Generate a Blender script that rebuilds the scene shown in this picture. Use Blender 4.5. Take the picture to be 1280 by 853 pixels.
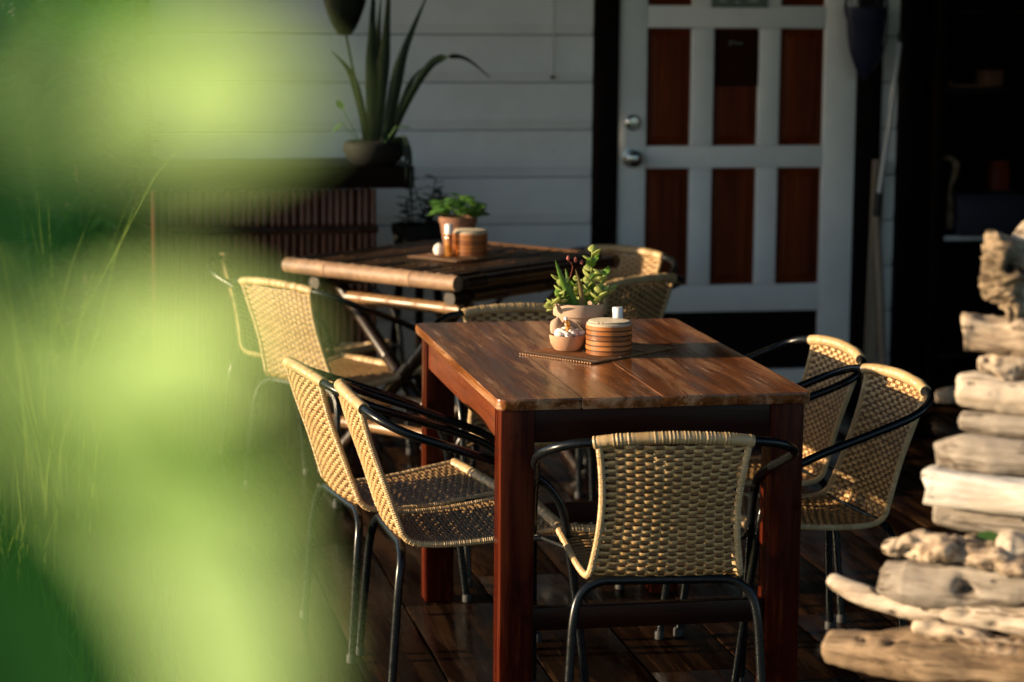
import bpy, bmesh, math, random
from mathutils import Vector, Matrix, noise
R = math.radians
rnd = random.Random(7)
for o in list(bpy.data.objects):
    bpy.data.objects.remove(o)
S = bpy.context.scene
COL = S.collection

# ------------------------------------------------------------------ camera
YAW, PITCH, ROLL, CAM_H = R(11.0), R(8.5), 0.008, 1.71
fwd = Vector((math.sin(YAW)*math.cos(PITCH), math.cos(YAW)*math.cos(PITCH), -math.sin(PITCH)))
rgt = Vector((math.cos(YAW), -math.sin(YAW), 0))
upv = rgt.cross(fwd)
r2 = rgt*math.cos(ROLL) + upv*math.sin(ROLL)
u2 = upv*math.cos(ROLL) - rgt*math.sin(ROLL)
cd = bpy.data.cameras.new('camera')
cam = bpy.data.objects.new('camera', cd)
COL.objects.link(cam)
cam.matrix_world = Matrix(((r2.x, u2.x, -fwd.x, 0), (r2.y, u2.y, -fwd.y, 0), (r2.z, u2.z, -fwd.z, CAM_H), (0, 0, 0, 1)))
cd.sensor_width = 36.0
cd.lens = 3050/1280*36
cd.clip_start, cd.clip_end = 0.05, 2000
cd.dof.use_dof = True
cd.dof.focus_distance = 5.75
cd.dof.aperture_fstop = 3.1
S.camera = cam

# ------------------------------------------------------------------ sky, sun, exposure
SUN_EL = R(12)
SUN_AZ = Vector((-math.cos(R(3.2)), math.sin(R(3.2)), 0))          # towards the sun, on the ground
w = bpy.data.worlds.new('World')
S.world = w
w.use_nodes = True
nt = w.node_tree
bg = nt.nodes['Background']
sky = nt.nodes.new('ShaderNodeTexSky')
sky.sky_type = 'NISHITA'
sky.sun_disc = False
sky.sun_elevation = SUN_EL
sky.sun_rotation = math.atan2(SUN_AZ.x, SUN_AZ.y)
nt.links.new(sky.outputs[0], bg.inputs[0])
bg.inputs[1].default_value = 0.10
sky.ozone_density = 2.2
sl = bpy.data.lights.new('sun', 'SUN')
sl.energy = 5.0
sl.angle = R(0.6)
sl.color = (1.0, 0.77, 0.50)
sun = bpy.data.objects.new('sun', sl)
COL.objects.link(sun)
to_sun = Vector((SUN_AZ.x*math.cos(SUN_EL), SUN_AZ.y*math.cos(SUN_EL), math.sin(SUN_EL)))
sun.rotation_euler = to_sun.to_track_quat('Z', 'Y').to_euler()
S.view_settings.view_transform = 'Standard'
S.view_settings.look = 'None'
S.view_settings.exposure = 1.15
S.view_settings.gamma = 1.0
S.view_settings.use_curve_mapping = False
S.render.engine = 'CYCLES'
S.cycles.use_denoising = True
S.cycles.max_bounces = 8
S.cycles.transparent_max_bounces = 8

# ------------------------------------------------------------------ materials
def mat(name, base=(.5, .5, .5), rough=.5, spec=.5, metal=0.0, coat=0.0):
    m = bpy.data.materials.new(name)
    m.use_nodes = True
    b = m.node_tree.nodes['Principled BSDF']
    b.inputs['Base Color'].default_value = (*base, 1)
    b.inputs['Roughness'].default_value = rough
    b.inputs['Specular IOR Level'].default_value = spec
    b.inputs['Metallic'].default_value = metal
    b.inputs['Coat Weight'].default_value = coat
    b.inputs['Coat Roughness'].default_value = .12
    return m

class NB:
    def __init__(self, m):
        self.m = m; self.t = m.node_tree; self.b = self.t.nodes['Principled BSDF']
        self.tc = self.t.nodes.new('ShaderNodeTexCoord')
        self.oi = self.t.nodes.new('ShaderNodeObjectInfo')
    def n(self, kind, **kw):
        x = self.t.nodes.new(kind)
        for k, v in kw.items():
            if k in x.inputs: x.inputs[k].default_value = v
            else: setattr(x, k, v)
        return x
    def l(self, a, b): self.t.links.new(a, b)
    def coords(self, scale=(1, 1, 1), rand=True):
        mp = self.n('ShaderNodeMapping'); mp.inputs['Scale'].default_value = scale
        if rand:
            ad = self.n('ShaderNodeVectorMath', operation='ADD')
            ml = self.n('ShaderNodeMath', operation='MULTIPLY'); ml.inputs[1].default_value = 37.0
            self.l(self.oi.outputs['Random'], ml.inputs[0])
            self.l(self.tc.outputs['Object'], ad.inputs[0]); self.l(ml.outputs[0], ad.inputs[1])
            self.l(ad.outputs[0], mp.inputs[0])
        else:
            self.l(self.tc.outputs['Object'], mp.inputs[0])
        return mp.outputs[0]
    def along(self, rz, scale):
        a = self.n('ShaderNodeMapping'); a.inputs['Rotation'].default_value = (0, 0, rz)
        self.l(self.coords((1, 1, 1)), a.inputs[0])
        b_ = self.n('ShaderNodeMapping'); b_.inputs['Scale'].default_value = scale
        self.l(a.outputs[0], b_.inputs[0]); return b_.outputs[0]
    def noise(self, vec, scale, detail=4, rough=.55, dist=0.0):
        x = self.n('ShaderNodeTexNoise'); x.inputs['Scale'].default_value = scale
        x.inputs['Detail'].default_value = detail; x.inputs['Roughness'].default_value = rough
        x.inputs['Distortion'].default_value = dist
        self.l(vec, x.inputs['Vector']); return x.outputs['Fac']
    def voro(self, vec, scale, feature='F1'):
        x = self.n('ShaderNodeTexVoronoi', feature=feature); x.inputs['Scale'].default_value = scale
        self.l(vec, x.inputs['Vector']); return x.outputs['Distance']
    def ramp(self, fac, stops):
        x = self.n('ShaderNodeValToRGB'); e = x.color_ramp.elements
        while len(e) < len(stops): e.new(.5)
        for i, (p, c) in enumerate(stops):
            e[i].position = p; e[i].color = (*c, 1) if len(c) == 3 else c
        self.l(fac, x.inputs[0]); return x.outputs[0]
    def fr(self, fac, a, b, lo=0, hi=1):
        x = self.n('ShaderNodeMapRange'); x.inputs[1].default_value = a; x.inputs[2].default_value = b
        x.inputs[3].default_value = lo; x.inputs[4].default_value = hi
        self.l(fac, x.inputs[0]); return x.outputs[0]
    def mix(self, fac, a, b, mode='MIX'):
        x = self.n('ShaderNodeMix', data_type='RGBA', blend_type=mode)
        if isinstance(fac, float): x.inputs[0].default_value = fac
        else: self.l(fac, x.inputs[0])
        for k, v in ((6, a), (7, b)):
            if isinstance(v, tuple): x.inputs[k].default_value = (*v, 1)
            else: self.l(v, x.inputs[k])
        return x.outputs[2]
    def bump(self, h, strength=.3, dist=.002):
        x = self.n('ShaderNodeBump'); x.inputs['Strength'].default_value = strength
        x.inputs['Distance'].default_value = dist
        self.l(h, x.inputs['Height']); self.l(x.outputs[0], self.b.inputs['Normal'])
    def col(self, c): self.l(c, self.b.inputs['Base Color'])
    def rough(self, r): self.l(r, self.b.inputs['Roughness'])

def wood(name, dark, mid, light, axis='Y', rough=(.25, .5), worn=None, grain=14, coat=0.0, spec=.4):
    m = mat(name, mid, .4, spec, coat=coat)
    q = NB(m)
    sc = {'X': (.06, 1, 1), 'Y': (1, .06, 1), 'Z': (1, 1, .06)}[axis]
    v = q.coords(sc)
    g1 = q.noise(v, grain*4, 6, .6, .6)
    g2 = q.noise(v, grain, 4, .5, .3)
    c = q.ramp(g1, [(.3, dark), (.55, mid), (.8, light)])
    c2 = q.ramp(g2, [(.3, dark), (.7, light)])
    c = q.mix(.4, c, c2)
    if worn:
        v2 = q.coords({'X': (.14, 1, 1), 'Y': (1, .07, 1), 'Z': (1, 1, .07)}[axis])
        wn = q.noise(v2, 15.0, 8, .68, .4)
        f = q.fr(wn, .50, .66, 0, .8)
        c = q.mix(f, c, worn)
        st = q.noise(q.coords({'X': (.03, 1, 1), 'Y': (1, .03, 1), 'Z': (1, 1, .03)}[axis]), 70, 3, .6)
        gate = q.noise(q.coords((1, 1, 1)), 7, 3, .6)
        fm = q.n('ShaderNodeMath', operation='MULTIPLY'); q.l(q.fr(st, .56, .66, 0, .6), fm.inputs[0]); q.l(q.fr(gate, .45, .6), fm.inputs[1])
        c = q.mix(fm.outputs[0], c, worn)
        sn = q.noise(q.coords((1, .12, 1)), 8, 7, .7, .3)
        c = q.mix(q.fr(sn, .54, .66, 0, .75), c, tuple(x*.7 for x in dark))
        rg = q.fr(wn, .4, .65, rough[0], rough[1])
    else:
        rg = q.fr(g2, .3, .7, rough[0], rough[1])
    q.col(c); q.rough(rg)
    q.bump(g1, .25, .0015)
    return m

M = {}
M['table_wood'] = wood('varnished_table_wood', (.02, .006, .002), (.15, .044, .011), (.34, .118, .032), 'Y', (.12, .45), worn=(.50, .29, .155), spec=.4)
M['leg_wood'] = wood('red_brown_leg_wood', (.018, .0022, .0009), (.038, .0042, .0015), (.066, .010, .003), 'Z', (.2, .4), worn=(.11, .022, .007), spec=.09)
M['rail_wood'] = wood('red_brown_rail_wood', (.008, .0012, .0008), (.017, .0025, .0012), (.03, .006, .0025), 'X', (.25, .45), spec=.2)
M['apron_wood'] = wood('red_brown_apron_wood', (.06, .011, .004), (.13, .027, .008), (.21, .055, .016), 'Y', (.25, .45), worn=(.08, .03, .015))
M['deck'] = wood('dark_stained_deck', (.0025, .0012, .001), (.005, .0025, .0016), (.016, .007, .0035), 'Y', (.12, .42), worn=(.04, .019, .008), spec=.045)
M['panel_wood'] = wood('red_door_panel_wood', (.05, .007, .0015), (.125, .018, .003), (.22, .045, .006), 'Z', (.35, .5), spec=.10)
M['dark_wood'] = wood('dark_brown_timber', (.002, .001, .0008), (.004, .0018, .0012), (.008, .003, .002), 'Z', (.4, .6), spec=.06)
M['shelf_wood'] = wood('dark_shelf_timber', (.0025, .0012, .0008), (.005, .0022, .0015), (.01, .004, .002), 'X', (.4, .6), spec=.06)

def paint(name, base):
    m = mat(name, base, .55)
    q = NB(m)
    v = q.coords((1, 1, 1))
    a = q.noise(v, 3.0, 6, .65)
    c = q.ramp(a, [(.25, tuple(x*.84 for x in base)), (.6, base)])
    sp = q.noise(v, 30, 3, .6)
    c = q.mix(q.fr(sp, .68, .78, 0, .35), c, (.36, .33, .29))
    q.col(c); q.bump(q.noise(q.coords((.15, 1, 1)), 40, 4), .12, .001)
    return m
M['wall_paint'] = paint('white_wall_paint', (.82, .80, .775))
M['door_paint'] = paint('white_door_paint', (.84, .82, .79))

def rattan(name, a, b, wrap=False):
    m = mat(name, a, .45)
    q = NB(m)
    v = q.coords((1, 1, 1))
    c = q.ramp(q.noise(v, 22, 4, .6), [(.3, a), (.7, b)])
    c = q.mix(q.fr(q.noise(v, 5, 4, .7), .45, .75, 0, .45), c, tuple(x*.55 for x in a))
    c = q.mix(q.fr(q.noise(v, 130, 2), .5, .75, 0, .4), c, tuple(x*.62 for x in a))
    q.col(c)
    if wrap: q.bump(q.noise(v, 300, 2), .2, .001)
    return m
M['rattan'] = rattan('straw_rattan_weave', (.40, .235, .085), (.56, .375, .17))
M['rattan_seat'] = rattan('brown_shaded_rattan', (.20, .115, .042), (.33, .205, .085))  # darker copy of the weave, shade on the seats put into its colour
M['rattan_dark'] = rattan('brown_rattan_stakes', (.12, .055, .018), (.21, .105, .038))
M['wrap'] = rattan('straw_rattan_wrap', (.40, .26, .115), (.55, .39, .20), True)

m = mat('black_tube_metal', (.004, .005, .006), .25, .32)
q = NB(m); v = q.coords()
q.rough(q.fr(q.noise(v, 60, 4), .3, .7, .22, .32)); q.col(q.ramp(q.noise(v, 90, 3), [(.6, (.004, .005, .006)), (.85, (.014, .012, .010))]))
M['metal'] = m
M['rubber'] = mat('black_rubber', (.01, .01, .01), .7)
M['chrome'] = mat('brushed_steel', (.55, .53, .5), .25, .5, 1.0)

def bamboo(name, a, b, axis='X'):
    m = mat(name, a, .35)
    q = NB(m)
    v = q.coords({'X': (.05, 1, 1), 'Z': (1, 1, .05)}[axis])
    c = q.ramp(q.noise(v, 60, 4, .6), [(.3, a), (.7, b)])
    v2 = q.coords((1, 1, 1))
    c = q.mix(q.fr(q.noise(v2, 9, 5, .65), .5, .68, 0, .7), c, tuple(x*.4 for x in a))
    q.col(c); q.bump(q.noise(v, 80, 3), .2, .001)
    return m
M['bamboo'] = bamboo('golden_bamboo', (.17, .085, .036), (.30, .17, .08))
M['bamboo_brown'] = bamboo('brown_bamboo', (.09, .042, .018), (.19, .095, .04))
M['bamboo_red'] = bamboo('red_brown_bamboo', (.05, .014, .007), (.11, .03, .012), 'Z')
M['bamboo_dark'] = bamboo('dark_bamboo', (.012, .006, .0035), (.03, .013, .006))
M['bamboo_edge'] = bamboo('tan_bamboo_edge', (.20, .115, .06), (.33, .20, .115))
M['bamboo_edge'].node_tree.nodes['Principled BSDF'].inputs['Roughness'].default_value = .6

def terracotta(name, a, b):
    m = mat(name, a, .8, .25)
    q = NB(m); v = q.coords()
    c = q.ramp(q.noise(v, 25, 5, .65), [(.3, a), (.7, b)])
    q.col(c); q.bump(q.noise(v, 180, 4), .3, .001)
    return m
M['terracotta'] = terracotta('pale_terracotta', (.34, .22, .145), (.46, .33, .24))
M['terracotta_b'] = terracotta('orange_terracotta', (.38, .20, .115), (.48, .29, .18))
M['pot_brown'] = terracotta('brown_terracotta', (.16, .075, .045), (.22, .11, .065))
M['pot_dark'] = terracotta('dark_glazed_pot', (.004, .0045, .004), (.009, .009, .008))
M['soil'] = terracotta('dark_soil', (.03, .018, .01), (.07, .045, .03))
M['shell'] = terracotta('white_shell', (.62, .56, .50), (.78, .73, .68))
M['bark'] = terracotta('grey_brown_bark', (.07, .05, .035), (.14, .10, .07))
M['steam_wood'] = wood('bent_bamboo_strip', (.22, .065, .012), (.33, .11, .024), (.45, .18, .045), 'X', (.3, .5), grain=6)
M['steam_wood_b'] = wood('dark_bamboo_strip', (.12, .032, .006), (.20, .06, .012), (.30, .11, .025), 'X', (.3, .5), grain=6)
M['steam_dark'] = mat('dark_basket_joint', (.03, .009, .003), .6)
M['lid'] = rattan('cream_woven_lid', (.48, .40, .29), (.58, .50, .38), True)
M['mat_weave'] = rattan('brown_woven_mat', (.26, .125, .05), (.38, .20, .085), True)
M['white_plastic'] = mat('white_plastic', (.8, .8, .8), .35)
m = mat('amber_glass', (.75, .35, .05), .08)
m.node_tree.nodes['Principled BSDF'].inputs['Transmission Weight'].default_value = .75
M['amber'] = m
m = mat('clear_glass', (.9, .92, .92), .05)
m.node_tree.nodes['Principled BSDF'].inputs['Transmission Weight'].default_value = .9
M['glass'] = m
M['blue'] = mat('blue_nylon', (.002, .005, .03), .6)
M['blue_box'] = mat('blue_plastic_box', (.0012, .002, .014), .7)
M['orange_card'] = mat('brown_card', (.09, .033, .012), .7)
M['aluminium'] = mat('white_painted_tube', (.40, .41, .43), .4)
M['ply'] = wood('pale_weathered_handle', (.14, .10, .07), (.22, .17, .12), (.30, .24, .18), 'Z', (.5, .7))
M['black'] = mat('door_shade_black', (.022, .005, .003), .9, .1)  # shade on the door panel as a dark colour
M['grey_print'] = mat('grey_green_print', (.12, .14, .12), .5)
M['pale_print'] = mat('pale_print', (.30, .32, .29), .5)

def leafmat(name, refl, trans, amt=.45, rough=.4, spec=.3):
    m = bpy.data.materials.new(name); m.use_nodes = True
    t = m.node_tree; b = t.nodes['Principled BSDF']; out = t.nodes['Material Output']
    q = NB(m)
    v = q.coords()
    c = q.ramp(q.noise(v, 14, 4, .6), [(.3, tuple(x*.7 for x in refl)), (.7, tuple(min(1, x*1.25) for x in refl))])
    q.col(c); b.inputs['Roughness'].default_value = rough; b.inputs['Specular IOR Level'].default_value = spec
    tr = t.nodes.new('ShaderNodeBsdfTranslucent'); tr.inputs[0].default_value = (*trans, 1)
    mx = t.nodes.new('ShaderNodeMixShader'); mx.inputs[0].default_value = amt
    t.links.new(b.outputs[0], mx.inputs[1]); t.links.new(tr.outputs[0], mx.inputs[2]); t.links.new(mx.outputs[0], out.inputs[0])
    return m
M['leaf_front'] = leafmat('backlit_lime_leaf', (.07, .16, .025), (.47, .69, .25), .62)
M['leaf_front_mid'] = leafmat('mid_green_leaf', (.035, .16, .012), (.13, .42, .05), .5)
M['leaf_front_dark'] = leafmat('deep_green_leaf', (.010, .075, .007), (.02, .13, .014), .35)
M['succulent'] = leafmat('pale_green_succulent', (.44, .50, .16), (.62, .66, .2), .3)
M['aloe'] = leafmat('green_aloe', (.14, .27, .04), (.30, .45, .05), .25)
M['tip'] = leafmat('brown_aloe_leaf', (.22, .17, .06), (.4, .3, .1), .25)
M['pink'] = leafmat('pink_bud', (.4, .12, .10), (.6, .2, .15), .3)
M['basil'] = leafmat('fresh_green_leaf', (.07, .17, .04), (.2, .42, .08), .35)
M['dark_leaf'] = leafmat('dark_green_leaf', (.006, .010, .004), (.012, .024, .005), .2)
M['strap'] = leafmat('strap_green_leaf', (.007, .015, .004), (.015, .04, .007), .25)
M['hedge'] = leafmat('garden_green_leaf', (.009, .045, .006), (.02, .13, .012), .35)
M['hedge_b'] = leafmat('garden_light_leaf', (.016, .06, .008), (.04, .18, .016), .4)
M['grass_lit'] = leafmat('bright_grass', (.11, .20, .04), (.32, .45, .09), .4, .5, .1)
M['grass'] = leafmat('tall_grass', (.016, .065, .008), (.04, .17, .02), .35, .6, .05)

def drift(name, a, b, dark, hole=40, pit=.10):
    m = mat(name, a, .85, .2)
    q = NB(m)
    v = q.along(R(35), (.13, 1, 1))
    c = q.ramp(q.noise(v, 26, 9, .74, .5), [(.36, dark), (.50, a), (.66, b)])
    ck = q.noise(q.along(R(35), (.035, 1, 1)), 70, 4, .6, .5)
    c = q.mix(q.fr(ck, .57, .65, 0, .85), c, tuple(x*.5 for x in dark))
    vv = q.along(R(35), (.5, 1, 1))
    vo = q.voro(vv, hole)
    nz = q.noise(vv, 8, 3)
    th = q.n('ShaderNodeMath', operation='MULTIPLY'); q.l(q.fr(vo, pit, pit+.10, 1, 0), th.inputs[0]); q.l(q.fr(nz, .48, .6), th.inputs[1])
    c = q.mix(th.outputs[0], c, tuple(x*.35 for x in dark))
    q.col(c)
    hh = q.n('ShaderNodeMath', operation='SUBTRACT'); q.l(q.noise(v, 45, 6, .7, .5), hh.inputs[0]); q.l(th.outputs[0], hh.inputs[1])
    q.bump(hh.outputs[0], .9, .008)
    return m
M['drift_grey'] = drift('grey_driftwood', (.25, .21, .17), (.38, .33, .275), (.09, .065, .045), 30, .06)
M['drift_pale'] = drift('bleached_driftwood', (.42, .34, .26), (.56, .48, .39), (.17, .115, .07), 42, .12)
M['drift_brown'] = drift('brown_driftwood', (.20, .135, .08), (.31, .22, .14), (.06, .038, .022), 26, .08)
M['drift_pit'] = drift('pitted_driftwood', (.38, .29, .205), (.52, .42, .31), (.10, .06, .035), 60, .25)
M['drift_sunlit'] = drift('sunlit_white_wood', (.66, .62, .56), (.74, .71, .66), (.48, .41, .33), 20, .04)  # sunlight on the log put into a white colour
M['drift_root'] = drift('rough_root_wood', (.18, .13, .08), (.36, .27, .18), (.025, .016, .011), 22, .2)

m = mat('garden_soil_grass', (.05, .08, .02), .9, .2)
q = NB(m); v = q.coords((1, 1, 1), False)
q.col(q.ramp(q.noise(v, 2.2, 8, .7), [(.3, (.008, .026, .005)), (.55, (.014, .045, .008)), (.8, (.024, .045, .012))]))
q.bump(q.noise(v, 25, 6), .6, .05)
M['ground'] = m

# ------------------------------------------------------------------ mesh helpers
class MB:
    def __init__(self): self.v = []; self.f = []
    def add(self, vs, fs):
        k = len(self.v); self.v += [tuple(p) for p in vs]; self.f += [tuple(i+k for i in f) for f in fs]; return self
    def box(self, x0, x1, y0, y1, z0, z1):
        vs = [(x0, y0, z0), (x1, y0, z0), (x1, y1, z0), (x0, y1, z0), (x0, y0, z1), (x1, y0, z1), (x1, y1, z1), (x0, y1, z1)]
        return self.add(vs, [(0, 3, 2, 1), (4, 5, 6, 7), (0, 1, 5, 4), (1, 2, 6, 5), (2, 3, 7, 6), (3, 0, 4, 7)])
    def loft(self, rings, caps=True):
        n = len(rings[0]); vs = [p for r in rings for p in r]; fs = []
        for i in range(len(rings)-1):
            for j in range(n):
                a, b = i*n+j, i*n+(j+1) % n
                fs.append((a, b, b+n, a+n))
        if caps:
            fs.append(tuple(range(n-1, -1, -1))); k = (len(rings)-1)*n; fs.append(tuple(range(k, k+n)))
        return self.add(vs, fs)
    def tube(self, path, r, n=10, sub=0, flat=None):
        P = [Vector(p) for p in path]
        if sub: P = catmull(P, sub)
        rings = []; L = len(P)
        t = (P[1]-P[0]).normalized(); up = Vector((0, 0, 1)) if abs(t.z) < .9 else Vector((1, 0, 0))
        nx = t.cross(up).normalized()
        for i, p in enumerate(P):
            t = (P[min(i+1, L-1)]-P[max(i-1, 0)]).normalized()
            nx = (nx - t*nx.dot(t)).normalized(); ny = t.cross(nx)
            rr = r(i/(L-1)) if callable(r) else r
            rings.append([p + nx*math.cos(a)*rr + ny*math.sin(a)*rr*(flat or 1) for a in [2*math.pi*j/n for j in range(n)]])
        return self.loft(rings)
    def lathe(self, prof, n=32, c=(0, 0, 0)):
        rings = [[(c[0]+r*math.cos(2*math.pi*j/n), c[1]+r*math.sin(2*math.pi*j/n), c[2]+z) for j in range(n)] for r, z in prof]
        return self.loft(rings)
    def mesh(self, name, smooth=True):
        me = bpy.data.meshes.new(name); me.from_pydata(self.v, [], self.f); me.update()
        if smooth: me.polygons.foreach_set('use_smooth', [True]*len(me.polygons))
        return me
    def build(self, name, material, parent=None, smooth=True, bevel=0, loc=None, auto=True):
        me = self.mesh(name, smooth)
        if bevel:
            bm = bmesh.new(); bm.from_mesh(me)
            bmesh.ops.bevel(bm, geom=bm.edges[:], offset=bevel, segments=2, affect='EDGES', profile=.6)
            bm.to_mesh(me); bm.free()
        if smooth and auto:
            try: me.set_sharp_from_angle(angle=R(40))
            except Exception: pass
            me.polygons.foreach_set('use_smooth', [True]*len(me.polygons))
        me.materials.append(material)
        return link(name, me, parent, loc)

def link(name, me, parent=None, loc=None):
    o = bpy.data.objects.new(name, me); COL.objects.link(o)
    if parent is not None: o.parent = parent
    if loc is not None: o.location = loc
    return o

def catmull(P, sub):
    out = []
    for i in range(len(P)-1):
        p0, p1, p2, p3 = P[max(i-1, 0)], P[i], P[i+1], P[min(i+2, len(P)-1)]
        for k in range(sub):
            t = k/sub
            out.append(.5*((2*p1) + (p2-p0)*t + (2*p0-5*p1+4*p2-p3)*t*t + (3*p1-p0-3*p2+p3)*t**3))
    out.append(P[-1]); return out

def tag(o, label=None, cat=None, group=None, kind=None):
    if label: o['label'] = label
    if cat: o['category'] = cat
    if group: o['group'] = group
    if kind: o['kind'] = kind
    return o

def thing(name, label, cat, loc=(0, 0, 0), rz=0, group=None):
    o = bpy.data.objects.new(name, None); COL.objects.link(o); o.empty_display_size = .1
    o.location = loc; o.rotation_euler = (0, 0, rz)
    return tag(o, label, cat, group)

def kids(o): return [c for c in bpy.data.objects if c.parent == o]
def copy_tree(o, parent=None):
    c = o.copy(); COL.objects.link(c)
    if parent is not None: c.parent = parent
    for ch in kids(o): copy_tree(ch, c)
    return c

def blade(mb, pts, wid, side, fold=.0, bend=None):
    """a leaf: centre line pts, half widths wid, side vector; fold lifts the edges along normal"""
    P = [Vector(p) for p in pts]; n = len(P); vs = []
    for i, p in enumerate(P):
        t = (P[min(i+1, n-1)]-P[max(i-1, 0)]).normalized()
        s = Vector(side[i] if isinstance(side, list) else side); s = (s - t*s.dot(t)).normalized(); nn = t.cross(s)
        h = wid[i]
        vs += [p - s*h + nn*h*fold, p, p + s*h + nn*h*fold]
    fs = []
    for i in range(n-1):
        a = i*3
        fs += [(a, a+1, a+4, a+3), (a+1, a+2, a+5, a+4)]
    mb.add(vs, fs)

def leafpts(base, d, up, length, droop=.3, n=6, curl=0):
    base = Vector(base); d = Vector(d).normalized(); up = Vector(up)
    return [base + d*length*t - Vector((0, 0, 1))*length*droop*t*t + up*0 for t in [i/(n-1) for i in range(n)]]

def leafw(w, n=6, pw=.75):
    return [w*(math.sin(math.pi*min(1, (i/(n-1))*.94+.04))**pw) for i in range(n)]

def leaf_cloud(mb, c, rad, count, size, rg, up=.5):
    for _ in range(count):
        while True:
            p = Vector((rg.uniform(-1, 1), rg.uniform(-1, 1), rg.uniform(-1, 1)))
            if .35 < p.length < 1: break
        d = Vector((p.x+rg.uniform(-.6, .6), p.y+rg.uniform(-.6, .6), p.z*.4+rg.uniform(-.5, .7))).normalized()
        pos = Vector((c[0]+p.x*rad[0], c[1]+p.y*rad[1], c[2]+p.z*rad[2]))
        s = size*rg.uniform(.6, 1.3)
        side = d.cross(Vector((rg.uniform(-.5, .5), rg.uniform(-.5, .5), 1)))
        if side.length < .1: side = Vector((1, 0, 0))
        blade(mb, leafpts(pos, d, (0, 0, 1), s, .35, 4), leafw(s*.28, 4), side.normalized(), .25)

# ================================================================== SETTING
GZ = -0.15
b = MB(); b.add([(-400, -400, GZ), (400, -400, GZ), (400, 400, GZ), (-400, 400, GZ)], [(0, 1, 2, 3)])
tag(b.build('ground', M['ground'], smooth=False), kind='structure')

# deck: real planks with open joints, on a dark sub-floor
WALL_Y = 9.40
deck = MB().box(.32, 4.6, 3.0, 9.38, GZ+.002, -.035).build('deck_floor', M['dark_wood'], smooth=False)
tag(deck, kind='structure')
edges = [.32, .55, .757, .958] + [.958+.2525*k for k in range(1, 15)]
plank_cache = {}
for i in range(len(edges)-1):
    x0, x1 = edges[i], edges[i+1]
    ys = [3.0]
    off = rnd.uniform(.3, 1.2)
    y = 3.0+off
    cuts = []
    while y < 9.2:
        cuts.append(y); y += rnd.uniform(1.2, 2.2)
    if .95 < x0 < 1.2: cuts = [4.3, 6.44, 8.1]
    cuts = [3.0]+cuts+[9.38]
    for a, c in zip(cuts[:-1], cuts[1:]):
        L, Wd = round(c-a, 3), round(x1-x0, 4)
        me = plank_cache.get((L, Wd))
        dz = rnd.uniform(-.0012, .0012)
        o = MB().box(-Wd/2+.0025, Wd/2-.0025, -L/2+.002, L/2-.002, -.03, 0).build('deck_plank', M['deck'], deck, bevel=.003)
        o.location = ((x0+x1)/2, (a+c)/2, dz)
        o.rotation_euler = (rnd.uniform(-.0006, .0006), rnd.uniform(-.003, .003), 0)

# house wall of bevelled white boards
wall = thing('house_wall', 'white horizontal weatherboard wall of the house behind the tables', 'wall', (0, WALL_Y, 0))
MB().box(.42, 2.10, .03, .15, -.1, 2.8).build('backing', M['dark_wood'], wall, smooth=False)
MB().box(3.34, 3.47, .03, .15, -.1, 2.8).build('backing', M['dark_wood'], wall, smooth=False)
MB().box(3.4035, 3.472, -.03, .029, 0, 2.6).build('corner_board', M['dark_wood'], wall, bevel=.003)
BH = .1855
for k in range(15):
    z0 = .0 + k*BH + .003
    for (xa, xb) in ((.42, 2.142), (3.332, 3.402)):
        L = xb-xa
        pr = [(.030, z0), (.008, z0), (.001, z0+.034), (0, z0+.040), (0, z0+BH-.007), (.002, z0+BH-.0045), (.030, z0+BH-.0045)]
        mb = MB().loft([[(xa, y, z) for y, z in pr], [(xb, y, z) for y, z in pr]])
        mb.build('board', M['wall_paint'], wall, smooth=False)
MB().tube([(1.975, -.006, 2.3), (1.975, -.006, 1.9), (1.98, -.006, 1.33)], .0018, 5).build('cable', M['aluminium'], wall)
MB().lathe([(.001, -.006), (.009, -.005), (.009, .004), (.001, .008)], 10, (1.98, -.006, 1.32)).build('hook', M['dark_wood'], wall)
MB().box(2.0, 3.6, .16, .3, -.1, 2.8).build('dark_backing', M['dark_wood'], wall, smooth=False)
MB().box(.365, .4195, -.025, .15, 0, 2.6).build('corner_board', M['dark_wood'], wall, bevel=.003)

# door frame + door
fr = thing('door_frame', 'dark brown timber frame around the white panelled door', 'door frame', (0, WALL_Y, 0))
MB().box(2.145, 2.244, -.02, .06, .0, 2.16).build('jamb', M['dark_wood'], fr, bevel=.004)
MB().box(3.232, 3.330, -.02, .06, .0, 2.16).build('jamb', M['dark_wood'], fr, bevel=.004)
MB().box(2.145, 3.330, -.02, .06, 2.163, 2.26).build('lintel', M['shelf_wood'], fr, bevel=.004)
MB().box(2.246, 3.230, -.03, .06, .0, .03).build('threshold', M['shelf_wood'], fr, bevel=.004)
door = thing('door', 'white door with red-brown wooden panels and two round knobs', 'door', (0, WALL_Y, .035))
cols = [(2.362, 2.544), (2.634, 2.820), (2.907, 3.093)]
rows = [(.489, .960), (1.048, 1.514), (1.602, 1.98)]
DY0, DY1 = .0, .04
def dbox(name, x0, x1, z0, z1, y0=DY0, y1=DY1, mt='door_paint', bev=.004, par=door):
    cx, cz = (x0+x1)/2, (z0+z1)/2
    o = MB().box(x0-cx, x1-cx, y0, y1, z0-cz, z1-cz).build(name, M[mt], par, bevel=bev)
    o.location = (cx, 0, cz-.035); return o
dbox('stile', 2.248, 2.362, .035, 2.14); dbox('stile', 3.093, 3.228, .035, 2.14)
for z0, z1 in ((.035, .14), (.38, .489), (.960, 1.048), (1.514, 1.602), (1.98, 2.14)):
    dbox('rail', 2.3625, 3.0925, z0, z1)
for x0, x1 in ((2.544, 2.634), (2.820, 2.907)):
    for z0, z1 in rows: dbox('mullion', x0, x1, z0+.0006, z1-.0006)
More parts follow.
